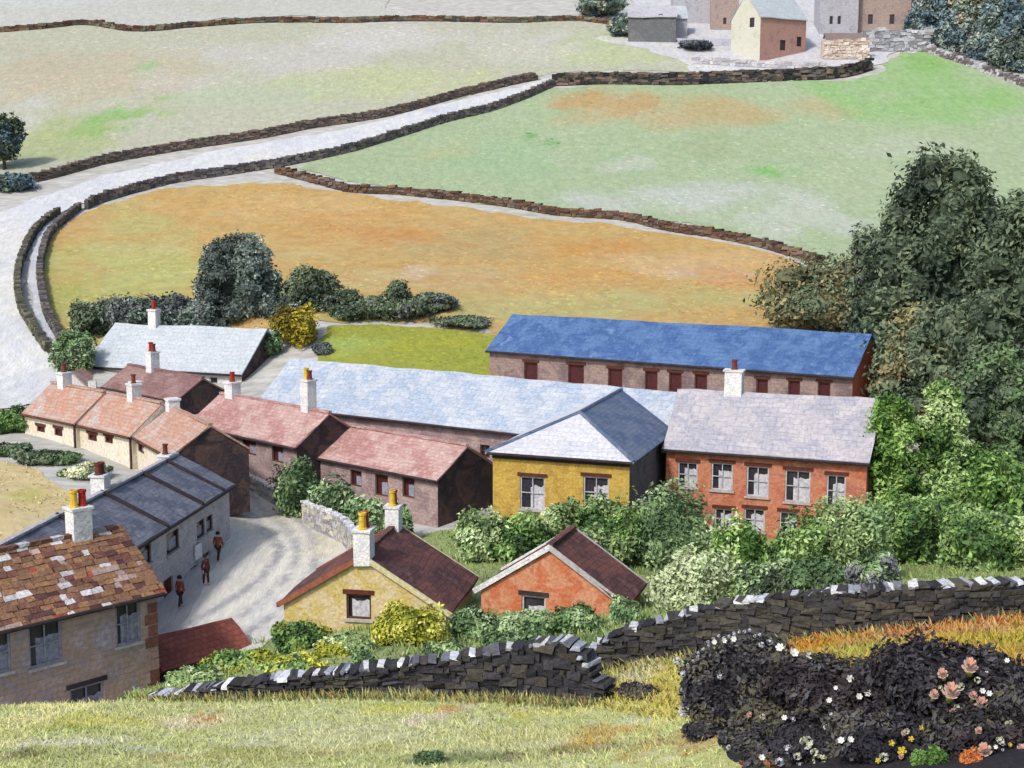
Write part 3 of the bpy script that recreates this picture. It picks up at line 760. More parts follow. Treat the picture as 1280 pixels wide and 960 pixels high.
sheet('garden_grass', [(150,897,47),(250,890,46.5),(330,875,46),(600,860,46),(735,852,47),(800,800,50),(1000,770,50),(1330,745,50),(1420,700,60),(1400,655,80),(1100,655,82),(830,655,84),(620,650,84),(520,660,82),(450,700,76),(400,735,71.5),(350,790,65),(325,825,62),(300,850,58),(190,860,57.5)], .7, (150, 172, 98),
      [(300,850,60,16,(176,190,110),.8),(430,815,70,14,(186,196,130),.8),(240,868,50,10,(150,176,84),.7),(700,820,60,12,(96,120,84),.8),(900,740,90,16,(120,140,96),.8),(1100,740,90,16,(130,134,116),.8),(620,730,60,14,(150,160,110),.7),(460,810,30,8,(90,120,70),.8)], M_GARDEN, .03, .2, seed=17)
sheet('pavement', [(150,800,63),(205,792,64),(240,747,69),(275,707,76),(286,650,85),(290,590,97),(250,600,97),(235,690,78),(180,750,66)], .5, (186, 180, 176), [(250,740,40,12,(170,164,164),.6)], M_STREET, .035, .05, seed=19)
sheet('dark_soil', [(850,912),(872,880),(960,850),(1010,838),(1100,846),(1200,850),(1300,850),(1330,1010),(985,1010),(958,965),(930,942),(885,925)],   .4, (50, 47, 52), [(900,930,30,10,(130,112,76),.5),(1000,900,60,20,(88,84,86),.6)], M_DARKSOIL, .07, .2, seed=16)

# ================================================================== dry stone walls
def px_path(pts, hitmin=24):
    out = []
    for p in pts:
        q = at(p[0], p[1], p[2]) if len(p) > 2 and p[2] else hit(p[0], p[1], hitmin)
        out.append((q.x, q.y, p[3] if len(p) > 3 else 1))
    return out
BROWN = [(124, 106, 94), (110, 96, 88), (134, 114, 98), (102, 93, 92), (118, 106, 102), (94, 87, 86)]
UMBER = [(116, 84, 62), (100, 72, 58), (128, 100, 76), (92, 70, 60), (84, 66, 60)]
GREYB = [(112, 106, 108), (102, 98, 102), (128, 118, 110), (92, 89, 94), (122, 112, 104), (86, 83, 88)]
OLIVEW = [(110, 108, 86), (96, 94, 80), (122, 118, 96), (86, 84, 78)]
DARK = [(64, 62, 68), (56, 55, 62), (76, 72, 70), (50, 49, 56), (68, 66, 72), (84, 79, 72), (54, 53, 58)]
KHAKI = [(82, 78, 71), (76, 73, 67), (88, 83, 73), (68, 66, 68), (76, 73, 73), (64, 62, 65)]
PALE_LIT = [(196, 200, 212), (214, 216, 224), (160, 164, 178), (226, 226, 228), (128, 130, 142), (104, 104, 114)]  # coping tones; the whitest put the lit wall tops into stone colour
dry_wall('long low brown wall across the top of the hill pasture', px_path([(-60,44),(0,40),(55,36),(110,31),(170,39),(250,33),(330,28),(430,28),(520,26),(640,28),(720,26),(770,32)]), .85, UMBER + OLIVEW, M_STONE, stone=.9, course=.4, thick=.9, seed=21)
dry_wall('brown field wall along the uphill side of the pale road', px_path([(-40,248),(0,236),(60,224),(130,205),(200,192),(250,184),(330,172),(390,160),(480,146),(560,125),(630,108),(668,100)]), 1.15, BROWN, M_STONE, stone=.7, course=.32, thick=.7, seed=22)
dry_wall('grey brown wall on the downhill side of the pale road', px_path([(108,262),(130,252),(210,230),(280,219),(350,208),(430,192),(500,171),(560,152),(610,140),(660,122),(690,108)]), 1.1, GREYB, M_STONE, stone=.7, course=.32, thick=.7, seed=23)
dry_wall('dark wall between the green pasture and the far hamlet', px_path([(690,107),(760,105),(840,106),(900,104),(980,101),(1050,97),(1086,88)]), 1.75, BROWN + DARK, M_STONE, stone=.8, course=.38, thick=.9, seed=24)
dry_wall('red brown wall between the green pasture and the hay meadow', px_path([(345,216),(400,230),(440,240),(500,243),(570,250),(640,259),(700,269),(780,275),(830,287),(900,298),(960,311),(1025,331)]), .9, UMBER + BROWN[:2], M_STONE, stone=.7, course=.32, thick=.8, seed=25, rag=.22)
dry_wall('olive curved wall between the road and the footpath', px_path([(74,268),(46,290),(30,320),(22,350),(26,385),(40,412),(60,440)]), .9, OLIVEW, M_STONE, stone=.5, course=.3, thick=.6, seed=26)
dry_wall('dark curved wall between the footpath and the hay meadow', px_path([(100,262),(78,280),(60,300),(50,340),(56,385),(66,410),(82,436)]), .9, GREYB, M_STONE, stone=.5, course=.3, thick=.6, seed=27)
dry_wall('dark dry stone wall below the cottages, rough pale coping and broken end', px_path([(186,897,45.5,.12),(240,892,45,.25),(330,885,44.5,.45),(420,880,44.3,.6),(500,879,44.3,.75),(560,880,44.2,.9),(640,880,44,1.15),(690,880,43.6,1.32),(722,881,43.2,1.25),(752,884,42.8,.45)]), 1.45, DARK, M_STONE, stone=.42, course=.2, thick=.75, coping=PALE_LIT + DARK[:3], cop_h=.11, seed=28)
dry_wall('long khaki dry stone wall with pale coping in front of the bushes', px_path([(738,846,46.5,.5),(775,838,46.3,.8),(830,824,0,.95),(890,812,0,1.0),(950,803,0,1.0),(1020,796,0,1.0),(1100,788,0,.95),(1200,777,0,.85),(1300,766,0,.72),(1420,757,0,.7)]), 1.5, KHAKI, M_STONE, stone=.45, course=.21, thick=.7, coping=PALE_LIT + DARK[:4], cop_h=.10, seed=29)
def street_wall(label, pts, h, seed):
    return dry_wall(label, pts, h, [(176, 176, 184), (194, 190, 178), (160, 160, 170), (204, 198, 176)], M_STONE, name='parapet_wall', stone=.45, course=.25, thick=.4, coping=[(226, 228, 232), (214, 216, 222)], cop_h=.16, seed=seed, cat='low wall', rag=.02)
street_wall('short pale parapet wall beside the pink roofed cottage', px_path([(284,606,95.5),(315,618,93),(345,632,90.5)]), 1.0, 31)
street_wall('taller pale parapet wall curving round the street bend', px_path([(380,650,86),(408,662,83.5),(430,676,81),(442,695,78)]), 1.5, 32)

# ================================================================== buildings
stonew = lambda n, c, **k: paint(n, c, .6, (1, 1, 1), 'UV', 5, .8, 5, .16, .35, 8, .9, brick=k.pop('brick', (.5, .24, .86, .07)), **k)
rooff = lambda n, c, **k: paint(n, c, k.pop('scale', .5), k.pop('stretch', (.9, 1.0, 1)), 'UV', 7, .35, 5, .16, .35, 7, k.pop('rough', .85), brick=k.pop('brick', (.42, .3, .76, .09)), **k)
W_BROWN = stonew('brown sandstone', [(172, 152, 152), (186, 164, 160), (178, 150, 130), (166, 152, 158), (182, 170, 178)])
W_GREY = stonew('grey rubble', [(156, 154, 162), (176, 174, 180), (188, 184, 188), (148, 144, 152)])
W_CREAM = paint('cream render', [(220, 206, 170), (232, 222, 204), (226, 214, 196), (216, 198, 140)], .7, (1, .5, 1), 'UV', fine=8)
W_PINKST = stonew('pink grey rubble', [(166, 140, 138), (182, 156, 152), (150, 126, 128), (176, 158, 160)])
W_SHADEG = stonew('shade toned gable stone', [(84, 70, 72), (66, 56, 62), (104, 80, 74), (58, 52, 60)])  # dark stone colour paints in the shade on the gable ends
W_WHITE = paint('whitewashed rubble', [(222, 220, 214), (206, 206, 210), (226, 214, 170)], .9, coord='UV')
W_YELL = paint('yellow ochre render', [(198, 158, 58), (206, 170, 72), (184, 144, 58), (210, 182, 96)], .8, coord='UV', fine=7)
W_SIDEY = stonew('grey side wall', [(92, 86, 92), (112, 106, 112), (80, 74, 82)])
W_BRICK = stonew('red brick', [(204, 118, 86), (196, 106, 76), (210, 134, 100), (188, 108, 90), (208, 148, 112)], brick=(.3, .12, .9, .08))
W_MAUVE = stonew('mauve rubble', [(148, 124, 120), (164, 138, 128), (134, 112, 112), (120, 98, 98)])
W_REDG = paint('red painted gable', [(206, 96, 66), (214, 108, 74), (196, 92, 70)], .8, coord='UV')
W_STRAW = paint('straw yellow render', [(214, 190, 110), (218, 196, 154), (206, 180, 90), (214, 194, 168)], .8, coord='UV')
W_ORANGE = paint('orange render', [(210, 128, 86), (206, 110, 68), (214, 150, 112), (198, 98, 62)], .8, coord='UV')
R_SLATE = rooff('blue grey slate', [(104, 110, 130), (122, 126, 142), (92, 98, 118), (136, 138, 148)])
R_TERRA = rooff('faded orange pantile', [(194, 152, 136), (190, 164, 152), (196, 142, 120), (190, 174, 166), (180, 148, 140)])
R_PINK = rooff('faded red tile', [(190, 142, 136), (202, 168, 160), (182, 126, 122), (208, 184, 174)])
R_MAROON = rooff('maroon tile', [(104, 64, 64), (126, 78, 72), (88, 60, 64), (142, 100, 90)], brick=(.35, .3, .7, .1))
R_SHED = rooff('rusty shed roof', [(140, 70, 62), (158, 86, 70), (120, 58, 58)], brick=(.35, .3, .7, .1))
R_BROWN = rooff('mauve brown tile', [(150, 112, 106), (136, 98, 98), (160, 128, 122), (142, 86, 76)])
R_WHITE = rooff('pale blue white roofing', [(176, 188, 198), (192, 200, 208), (184, 196, 201)], brick=(.9, .5, .84, .05))
R_LBLUE = rooff('light blue slate', [(172, 184, 202), (190, 197, 208), (158, 176, 202), (202, 202, 204)], brick=(.8, .45, .82, .06))
R_BLUE = rooff('strong blue slate', [(72, 110, 168), (88, 124, 176), (60, 96, 156), (112, 144, 190)], brick=(.8, .45, .8, .06))
R_MAUVE = rooff('mauve grey slate', [(176, 172, 182), (190, 184, 190), (164, 164, 180), (200, 194, 194)], brick=(.8, .4, .84, .06))
R_HIPW = rooff('pale grey slate', [(200, 202, 214), (212, 212, 220), (190, 196, 212)], brick=(.8, .45, .84, .06))
M_YVERGE = paint('yellow washed verge', [(206, 192, 130), (214, 206, 170)], 2, bump=.1)
M_RUSTV = paint('rust brown verge', [(164, 98, 72), (146, 80, 64)], 2, bump=.1)
M_LINT = paint('dark stained lintel', [(112, 54, 40), (86, 44, 40)], 2, bump=.1)
M_SILL = paint('stone sill', [(170, 166, 168), (190, 186, 184)], 2, bump=.1)
M_DOORR = paint('oxblood door', [(104, 40, 36), (86, 34, 34)], 2, bump=.1)
M_REDP = paint('dark red panes', [(96, 44, 44), (74, 40, 46)], 2, bump=0, rough=.35)

# -- big brown house by the near grass
fg = house('stone_house', 'big brown stone house with patchy slate roof beside the near grass', 'house', (-70, 800, 51.5), (195, 737), 6.2, 2.1, W_BROWN, None,
      front=[(36, 778, 78, 832), (145, 752, 176, 805), (-22, 792, 14, 843), (88, 856, 131, 905)], frame=M_CURTBLUE, pane=M_GLASS, blind=M_CURTBLUE, lintel=M_GUTTER, sill=M_SILL,
      chim=[(100, 636, 26, M_RENDERW, [PY, PR], 0)], gutter=M_GUTTER, plain_roof=False, zbase=-3.2, blindspec=(.25, 0, .95, .72))
def stone_slates(H, pal, wts, sl=.5, row=.29, ov=.35, vg=.3, seed=5):
    r = random.Random(seed); mb = MB(); hs = H.S / 2; k = H.rise / hs; ang = math.atan(k); slope = math.hypot(hs + ov, (hs + ov) * k)
    mb.add([(-H.L/2-vg, -hs-ov, H.he-ov*k), (H.L/2+vg, -hs-ov, H.he-ov*k), (H.L/2+vg, 0, H.he+H.rise), (-H.L/2-vg, 0, H.he+H.rise), (-H.L/2-vg, hs+ov, H.he-ov*k), (H.L/2+vg, hs+ov, H.he-ov*k)],
           [(0,1,2,3), (3,2,5,4), (0, 4, 5, 1)], lin((70, 52, 48), ALB))
    for side in (-1, 1):
        nrow = int(slope / row)
        for j in range(nrow):
            x = -H.L/2 - vg - r.random() * sl
            while x < H.L/2 + vg:
                w = sl * r.uniform(.55, 1.35); xa = max(x, -H.L/2 - vg - .04); xb = min(x + w, H.L/2 + vg + .05)
                if xb - xa > .08:
                    t = (j + .5) / nrow; y = -(hs + ov) * (1 - t) ; z = H.he - ov*k + (H.rise + ov*k) * t + .07
                    M = Matrix.Rotation(side * (-ang) * -1 if side > 0 else ang, 3, 'X') if False else Matrix.Rotation(ang * (1 if side < 0 else -1) - (.07 if side < 0 else -.07), 3, 'X')
                    M = M @ Matrix.Rotation(r.uniform(-.06, .06), 3, 'Z')
                    c = r.choices(pal, wts)[0]
                    mb.box(((xa + xb) / 2, y if side < 0 else -y, z + r.uniform(-.015, .03)), (xb - xa - .03, row * r.uniform(1.05, 1.35), .06), M, lin(c, ALB * r.uniform(.8, 1.2)), .1)
                x += w
    rf = mb.build('roof', M_STONE, H.root, True)
    rb = MB(); n = int(H.L / .5)
    for i in range(n):
        rb.box((-H.L/2 + H.L * (i + .5) / n, 0, H.he + H.rise + .12), (H.L / n * .95, .34, .16), None, lin(r.choice([(150,140,140),(190,188,192),(120,84,72)]), ALB), .08)
    rb.build('ridge_tiles', M_STONE, rf, True)
stone_slates(fg, [(142, 102, 78), (156, 112, 78), (122, 80, 68), (170, 80, 62), (96, 62, 62), (208, 202, 204), (176, 150, 140)], [34, 26, 16, 3, 8, 9, 4])
q = MB(); 
for i in range(14):
    z = -.4 + i * .5
    if z < fg.he - .3: q.box((fg.L/2 - (.22 if i % 2 else .30), -fg.S/2 - .012, z), ((.44 if i % 2 else .6), .05, .44), None, lin(random.choice([(150, 92, 74), (176, 140, 128), (136, 84, 70)]), ALB), .03)
q.build('quoins', M_STONE, fg.root, True)

# -- grey terrace down the street
_a = at(122, 710, 63); _b = at_z(286, 606, _a.z); _a = _a + (_a - _b).normalized() * 3.2
tr = house('terrace_house', 'grey stone terrace with blue grey slates lining the street', 'terrace', (*project(_a), _a.y), (286, 606), 6.4, 1.55, W_GREY, R_SLATE,
      front=[(177, 680, 189, 706), (208, 664, 224, 690), (246, 650, 256, 672), (258, 644, 266, 664), (238, 708, 246, 722)], frame=M_DKFRAME, pane=M_GLASS, blind=M_CURTBLUE, sill=M_SILL,
      doors=[('front', (205, 722, 217, 770)), ('front', (255, 690, 263, 722))], door_m=M_DOORR,
      chim=[(125, 595, 20, M_RENDERW, [PB, PB], .4), (207, 570, 15, M_RENDERW, [PB], .3)], gutter=M_GUTTER, ridge_m=W_GREY, zbase=-2.2, mull=False, seed=2)
for i, q_ in enumerate((-.22, .02, .26, .42)):
    pb = MB(); kk = tr.rise / (tr.S/2); a = math.atan(kk)
    ln = math.hypot(tr.S/2 + .3, (tr.S/2 + .3) * kk)
    pb.box((tr.L * q_, -(tr.S/2 + .3) / 2, tr.he + tr.rise / 2 - .15 * kk + .22), (.2, ln, .14), Matrix.Rotation(a, 3, 'X'), None, .02)
    pb.build('parapet', M_GUTTER, tr.root)
sb = MB(); sb.box((0, 0, 0), (1, .08, .8)); sgn = sb.build('sign_board', M_RENDERW, tr.root)
o_ = Vector((-tr.L/2, -tr.S/2, 0)); 
def on_front(H, u, v):
    o0 = H.MI @ Vector((0, 0, CAM_H)); d = H.MI.to_3x3() @ ray(u, v); t = (-H.S/2 - o0.y) / d.y; return o0 + d * t
p_ = on_front(tr, 246, 689); sgn.location = (p_.x, p_.y - .08, p_.z); sgn['label'] = 'blank white sign board on the grey wall'

# -- cream row
CR = [('first cottage of the cream row, orange roof nearest the pale road', (30, 516, 98.2), (95, 529), [(46, 533, 56, 540), (68, 536, 78, 545)], 81),
      ('middle cottage of the cream row, brown downpipe and orange roof', (97, 529.5, 94.3), (165, 545), [(110, 543, 121, 551), (131, 546, 141, 554)], 168)]
for i, (lab, A_, B_, fr_, cu) in enumerate(CR):
    hh = house('row_cottage', lab, 'cottage', A_, B_, 4.6, 1.75, W_CREAM, R_TERRA, front=fr_, frame=M_DKFRAME, pane=M_REDP, blind=None, lintel=M_LINT, gutter=M_DKFRAME,
          chim=[(cu, 467 if i == 0 else 481, 13, M_RENDERW, [PB])], ridge_m=R_TERRA, ov=.2, vg=.02, zbase=1.0, mull=False, seed=3 + i)
    hh.root['group'] = 'cottages of the cream row'
    dp = MB(); dp.tube([(hh.L/2 - .1, -hh.S/2 - .1, hh.he - .1), (hh.L/2 - .12, -hh.S/2 - .08, .2)], [.08, .08], 6); dp.build('downpipe', M_DKFRAME, hh.root)
c3 = house('row_cottage', 'end cottage of the cream row with shade painted on its dark gable', 'cottage', (170, 546, 90), (216, 571), 4.8, 1.6, W_CREAM, R_TERRA, front=[(172, 556, 180, 566)],
      frame=M_DKFRAME, pane=M_REDP, lintel=M_LINT, gutter=M_DKFRAME, gable_m=W_SHADEG, chim=[(204, 500, 15, M_RENDERW, [])], ridge_m=R_TERRA, ov=.2, vg=.08, zbase=1.0, mull=False, seed=6)
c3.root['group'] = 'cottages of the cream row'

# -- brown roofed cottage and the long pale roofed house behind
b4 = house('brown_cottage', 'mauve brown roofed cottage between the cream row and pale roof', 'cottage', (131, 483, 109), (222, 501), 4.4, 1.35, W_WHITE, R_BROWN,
      gable_m=W_SHADEG, chim=[(191, 441, 13, M_RENDERW, [PR, PB]), (170, 487, 13, M_RENDERW, [], -1.6)], gutter=M_GUTTER, ridge_m=R_BROWN, ov=.25, vg=.1, zbase=2.0, seed=7)
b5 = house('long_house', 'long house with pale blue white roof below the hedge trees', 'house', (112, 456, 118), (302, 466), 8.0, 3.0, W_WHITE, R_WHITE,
      front=[(231, 470, 240, 482), (262, 471, 272, 484), (286, 473, 294, 486), (120, 470, 130, 482)], frame=M_FRAME, pane=M_GLASS, blind=None, gable_m=W_SHADEG,
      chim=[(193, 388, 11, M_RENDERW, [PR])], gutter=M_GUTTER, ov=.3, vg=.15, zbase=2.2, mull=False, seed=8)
an = house('lean_house', 'small white gabled annexe below the pale blue white roof', 'annexe', (112, 488, 113.2), (140, 478, 119), 2.8, 1.4, W_WHITE, R_TERRA,
      left=[(120, 477, 125, 485)], frame=M_FRAME, blind=None, mull=False, ov=.15, vg=.1, zbase=2.6, seed=9)

# -- pink roofed cottages
p6 = house('pink_cottage', 'red pink roofed cottage with tall white end chimney above the street', 'cottage', (238, 530, 98), (371, 558), 5.4, 1.75, W_PINKST, R_PINK,
      front=[(262, 541, 280, 557), (303, 549, 320, 568), (340, 558, 354, 578)], frame=M_DKFRAME, pane=M_REDP, blind=M_CURTBLUE, gable_m=W_SHADEG,
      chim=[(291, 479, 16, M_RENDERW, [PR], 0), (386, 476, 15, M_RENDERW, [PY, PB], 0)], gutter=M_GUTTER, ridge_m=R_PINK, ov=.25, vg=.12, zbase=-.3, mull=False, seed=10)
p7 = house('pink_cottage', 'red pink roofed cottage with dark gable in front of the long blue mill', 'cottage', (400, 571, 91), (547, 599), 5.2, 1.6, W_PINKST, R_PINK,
      front=[(438, 588, 452, 608), (469, 593, 485, 620), (503, 597, 518, 622)], frame=M_DKFRAME, pane=M_REDP, blind=M_CURTBLUE, gable_m=W_SHADEG,
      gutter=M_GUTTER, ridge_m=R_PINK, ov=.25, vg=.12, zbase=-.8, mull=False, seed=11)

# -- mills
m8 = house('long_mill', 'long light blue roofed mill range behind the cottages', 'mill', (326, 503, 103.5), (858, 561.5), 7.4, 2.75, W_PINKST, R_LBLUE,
      front=[(432, 532, 446, 548), (560, 552, 574, 568), (600, 556, 612, 572)], frame=M_DKFRAME, pane=M_GLASS, blind=None, gable_m=W_SHADEG, gutter=M_GUTTER, ov=.35, vg=.15, zbase=-1.0, seed=12)
m11 = house('blue_mill', 'long mill with strong blue roof and red end gable', 'mill', (612, 437, 110), (1066, 469.5), 7.6, 2.35, W_MAUVE, R_BLUE,
      front=[(655, 453, 672, 476), (710, 456, 730, 480), (760, 461, 778, 486), (806, 464, 822, 488), (836, 466, 852, 490), (868, 468, 884, 492), (945, 474, 960, 496), (985, 476, 1000, 498), (1022, 478, 1038, 500)],
      frame=M_DKFRAME, pane=M_REDP, blind=None, lintel=M_LINT, gable_m=W_REDG, gutter=M_GUTTER, ov=.3, vg=.15, zbase=1.0, mull=False, seed=13)
r10 = house('brick_mill', 'red brick mill with mauve slate roof and five tall windows', 'mill', (833, 557, 83.5), (1084, 574), 7.0, 2.85, W_BRICK, R_MAUVE,
      front=[(847, 578, 872, 609), (889, 579, 916, 613), (933, 583, 961, 621), (981, 588, 1013, 628), (1033, 594, 1057, 634), (893, 636, 916, 662), (930, 636, 956, 664), (974, 640, 996, 668)],
      frame=M_FRAME, pane=M_GLASS, blind=M_CURTAIN, lintel=M_LINT, sill=M_SILL, chim=[(918, 464, 22, M_RENDERW, [PB], 0)], gutter=M_GUTTER, ov=.35, vg=.2, zbase=-.8, seed=14, blindspec=(.32, 0, .98, .78))

# hipped wing with ochre walls
def hipped_wing():
    H = house('ochre_wing', 'yellow ochre house with pale hipped roof between the mills', 'house', (616, 567, 80), (787, 578.5), 9.5, 0.01, W_YELL, None,
        front=[(650, 596, 681, 637), (729, 596, 761, 636)], frame=M_FRAME, pane=M_GLASS, blind=M_CURTAIN, lintel=M_LINT, sill=M_SILL, gutter=M_GUTTER, hipped=True, gable_m=W_SIDEY, zbase=-.8, ov=.3, vg=.25, blindspec=(.4, 0, 1, .75))
    L, S, he = H.L, H.S, H.he; e = .32; rise = 1.9; th = .12; hx = L / 2 + e; yf = -S/2 - e; ya = yf + hx * .98; yb = S/2 + 4.6
    rz = he + rise
    fr = MB(); sd = MB(); lf = MB()
    def slab(mb, P):
        P = [Vector(p) for p in P]; n = (P[1]-P[0]).cross(P[2]-P[0]).normalized()
        a = len(P); mb.add(P + [p + n * th for p in P], [tuple(reversed(range(a))), tuple(range(a, 2*a))] + [(i, (i+1) % a, a + (i+1) % a, a + i) for i in range(a)])
    F = lambda x, y, z: (x, y, z)
    slab(fr, [F(-hx, yf, he), F(hx, yf, he), F(0, ya, rz)])
    slab(sd, [F(hx, yf, he), F(hx, yb, he), F(0, yb, rz), F(0, ya, rz)])
    slab(lf, [F(-hx, yb, he), F(-hx, yf, he), F(0, ya, rz), F(0, yb, rz)])
    r_ = fr.build('roof', R_HIPW, H.root); sd.build('roof_slope', R_HIPSHADE, r_)['label'] = 'side slope of the hipped roof, shade painted in blue grey'; lf.build('roof_slope', R_HIPW, r_)
    hp = MB()
    for a, b in (((-hx, yf, he + th), (0, ya, rz + th)), ((hx, yf, he + th), (0, ya, rz + th)), ((0, ya, rz + th), (0, yb, rz + th))):
        hp.tube([a, b], [.13, .13], 6)
    hp.build('ridge_tiles', R_HIPSHADE, r_)
R_HIPSHADE = rooff('shade toned hip slate', [(96, 116, 150), (112, 124, 148), (82, 104, 144), (126, 134, 152)])  # darker than the front slope: shade put into the slate colour
hipped_wing()

# -- two gabled cottages above the near wall
c12 = house('gabled_cottage', 'straw yellow gabled cottage with maroon roof and white chimneys', 'cottage', (557, 765, 60), (590, 722), 7.5, 2.3, W_STRAW, R_MAROON,
      left=[(433, 743, 464, 774)], frame=M_DKFRAME, pane=M_GLASS, blind=M_CURTAIN, lintel=M_LINT, sill=M_SILL, ov=.28, vg=.14, zbase=-.5, ridge_m=R_MAROON, barge=(M_RUSTV, M_YVERGE), mull=False, seed=15,
      chim=[(459, 663, 24, M_RENDERW, [PY, PR], 0, -.93), (521, 634, 18, M_RENDERW, [PY, PR], 0, .86)], blindspec=(.2, 0, .9, .78))
c13 = house('gabled_cottage', 'orange gabled cottage with white bargeboards and dark roof', 'cottage', (777, 754, 60.5), (801, 729), 6.7, 2.2, W_ORANGE, R_MAROON,
      left=[(652, 745, 682, 774)], frame=M_FRAME, pane=M_GLASS, blind=M_CURTAIN, lintel=M_GUTTER, sill=M_SILL, ov=.28, vg=.12, zbase=-.4, ridge_m=R_MAROON, barge=(M_RENDERW, M_SILL), mull=False, seed=16, blindspec=(.25, 0, 1, .6))
sh = house('shed', 'low shed with dark red roof by the brown stone house', 'shed', (203, 838, 59.5), (312, 808), 3.0, .9, W_SIDEY, R_SHED, gutter=M_GUTTER, ov=.2, vg=.1, zbase=-2.6, seed=17)

# -- hamlet at the top of the hill
def far_house(name, label, cat, u, vb, Y, rot, L, S, h, rise, wall_m, roof_m, wins=(), gable_m=None, chim=(), doors=(), lwins=()):
    p = at(u, vb, Y); a = math.radians(rot); X = Vector((math.cos(a), math.sin(a), 0))
    z0 = min(p.z, g(p.x, p.y)) - .3
    A = Vector((p.x, p.y, z0 + h)) - X * L / 2; B = A + X * L
    ua, va = project(A); ub, vb_ = project(B)
    return house(name, label, cat, (ua, va, A.y), (ub, vb_, B.y), S, rise, wall_m, roof_m, front=wins, left=lwins, gable_m=gable_m, zbase=z0, frame=M_DKFRAME, pane=M_GLASS, blind=None, mull=False, ov=.25, vg=.15, chim=chim, seed=int(u))
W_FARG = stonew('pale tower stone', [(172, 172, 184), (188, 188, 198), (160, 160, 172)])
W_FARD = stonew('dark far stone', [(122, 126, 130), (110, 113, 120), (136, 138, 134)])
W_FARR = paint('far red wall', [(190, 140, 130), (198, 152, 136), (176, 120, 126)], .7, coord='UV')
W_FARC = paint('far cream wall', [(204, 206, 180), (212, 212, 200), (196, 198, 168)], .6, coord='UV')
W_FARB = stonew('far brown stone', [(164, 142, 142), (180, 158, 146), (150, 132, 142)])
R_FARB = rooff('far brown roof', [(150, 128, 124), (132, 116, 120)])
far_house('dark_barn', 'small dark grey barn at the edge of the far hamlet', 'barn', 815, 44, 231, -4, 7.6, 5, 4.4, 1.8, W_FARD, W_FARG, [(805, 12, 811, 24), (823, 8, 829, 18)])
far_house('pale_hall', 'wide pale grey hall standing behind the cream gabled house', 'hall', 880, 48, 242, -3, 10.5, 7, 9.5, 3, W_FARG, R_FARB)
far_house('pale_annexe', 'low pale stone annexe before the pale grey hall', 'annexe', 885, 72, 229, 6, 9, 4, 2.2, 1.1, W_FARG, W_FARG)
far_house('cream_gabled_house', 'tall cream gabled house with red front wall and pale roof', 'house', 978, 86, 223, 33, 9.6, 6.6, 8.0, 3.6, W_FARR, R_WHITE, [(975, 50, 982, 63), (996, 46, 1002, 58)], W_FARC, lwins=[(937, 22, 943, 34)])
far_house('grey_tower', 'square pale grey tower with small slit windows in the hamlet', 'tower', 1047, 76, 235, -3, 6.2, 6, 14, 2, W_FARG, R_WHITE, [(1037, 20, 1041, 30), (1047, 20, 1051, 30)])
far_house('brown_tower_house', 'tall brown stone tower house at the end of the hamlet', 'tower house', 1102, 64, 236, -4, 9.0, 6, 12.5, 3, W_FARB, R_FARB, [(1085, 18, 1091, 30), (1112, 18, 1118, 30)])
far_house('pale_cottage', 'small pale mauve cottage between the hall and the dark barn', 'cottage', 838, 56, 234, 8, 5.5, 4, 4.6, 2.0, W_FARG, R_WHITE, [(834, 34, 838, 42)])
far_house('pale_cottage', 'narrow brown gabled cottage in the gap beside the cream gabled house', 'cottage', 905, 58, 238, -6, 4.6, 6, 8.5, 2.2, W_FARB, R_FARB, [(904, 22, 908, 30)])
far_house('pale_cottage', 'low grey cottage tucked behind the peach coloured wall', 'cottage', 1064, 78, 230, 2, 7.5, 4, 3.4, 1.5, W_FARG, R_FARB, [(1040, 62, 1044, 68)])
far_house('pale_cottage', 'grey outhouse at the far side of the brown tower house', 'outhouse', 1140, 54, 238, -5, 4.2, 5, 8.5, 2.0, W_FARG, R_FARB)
PEACH = [(220, 204, 190), (212, 188, 170), (226, 214, 206), (204, 184, 172)]
dry_wall('peach coloured ruined garden wall below the square tower', px_path([(1026,84,222),(1045,82,222),(1062,80,222),(1082,77,222)]), 3.0, PEACH, M_STONE, name='garden_wall', stone=.8, course=.45, thick=1.0, seed=41, rag=.4)
dry_wall('broken grey stone wall below the brown tower house', px_path([(1078,70,226),(1095,66,226),(1118,62,226),(1140,58,226),(1160,64,226)]), 3.4, [(176, 176, 188), (160, 160, 172), (190, 190, 200), (140, 136, 146)], M_STONE, name='garden_wall', stone=.9, course=.5, thick=1.2, seed=42, rag=.6, skip=.05)
dry_wall('dark rubble wall on the ridge beside the blue trees', px_path([(1150,62),(1180,72),(1215,84),(1250,98),(1290,112)]), 1.2, [(128, 118, 124), (112, 100, 106), (188, 186, 196)], M_STONE, stone=.8, course=.4, thick=.8, seed=43)
dry_wall('low lichened wall in front of the cream gabled house', px_path([(860,86,220),(900,90,219),(940,92,218),(1000,92,217),(1030,90,217)]), 1.0, [(196, 196, 204), (180, 180, 190), (206, 204, 206)], M_STONE, name='garden_wall', stone=.8, course=.4, thick=.7, seed=44)

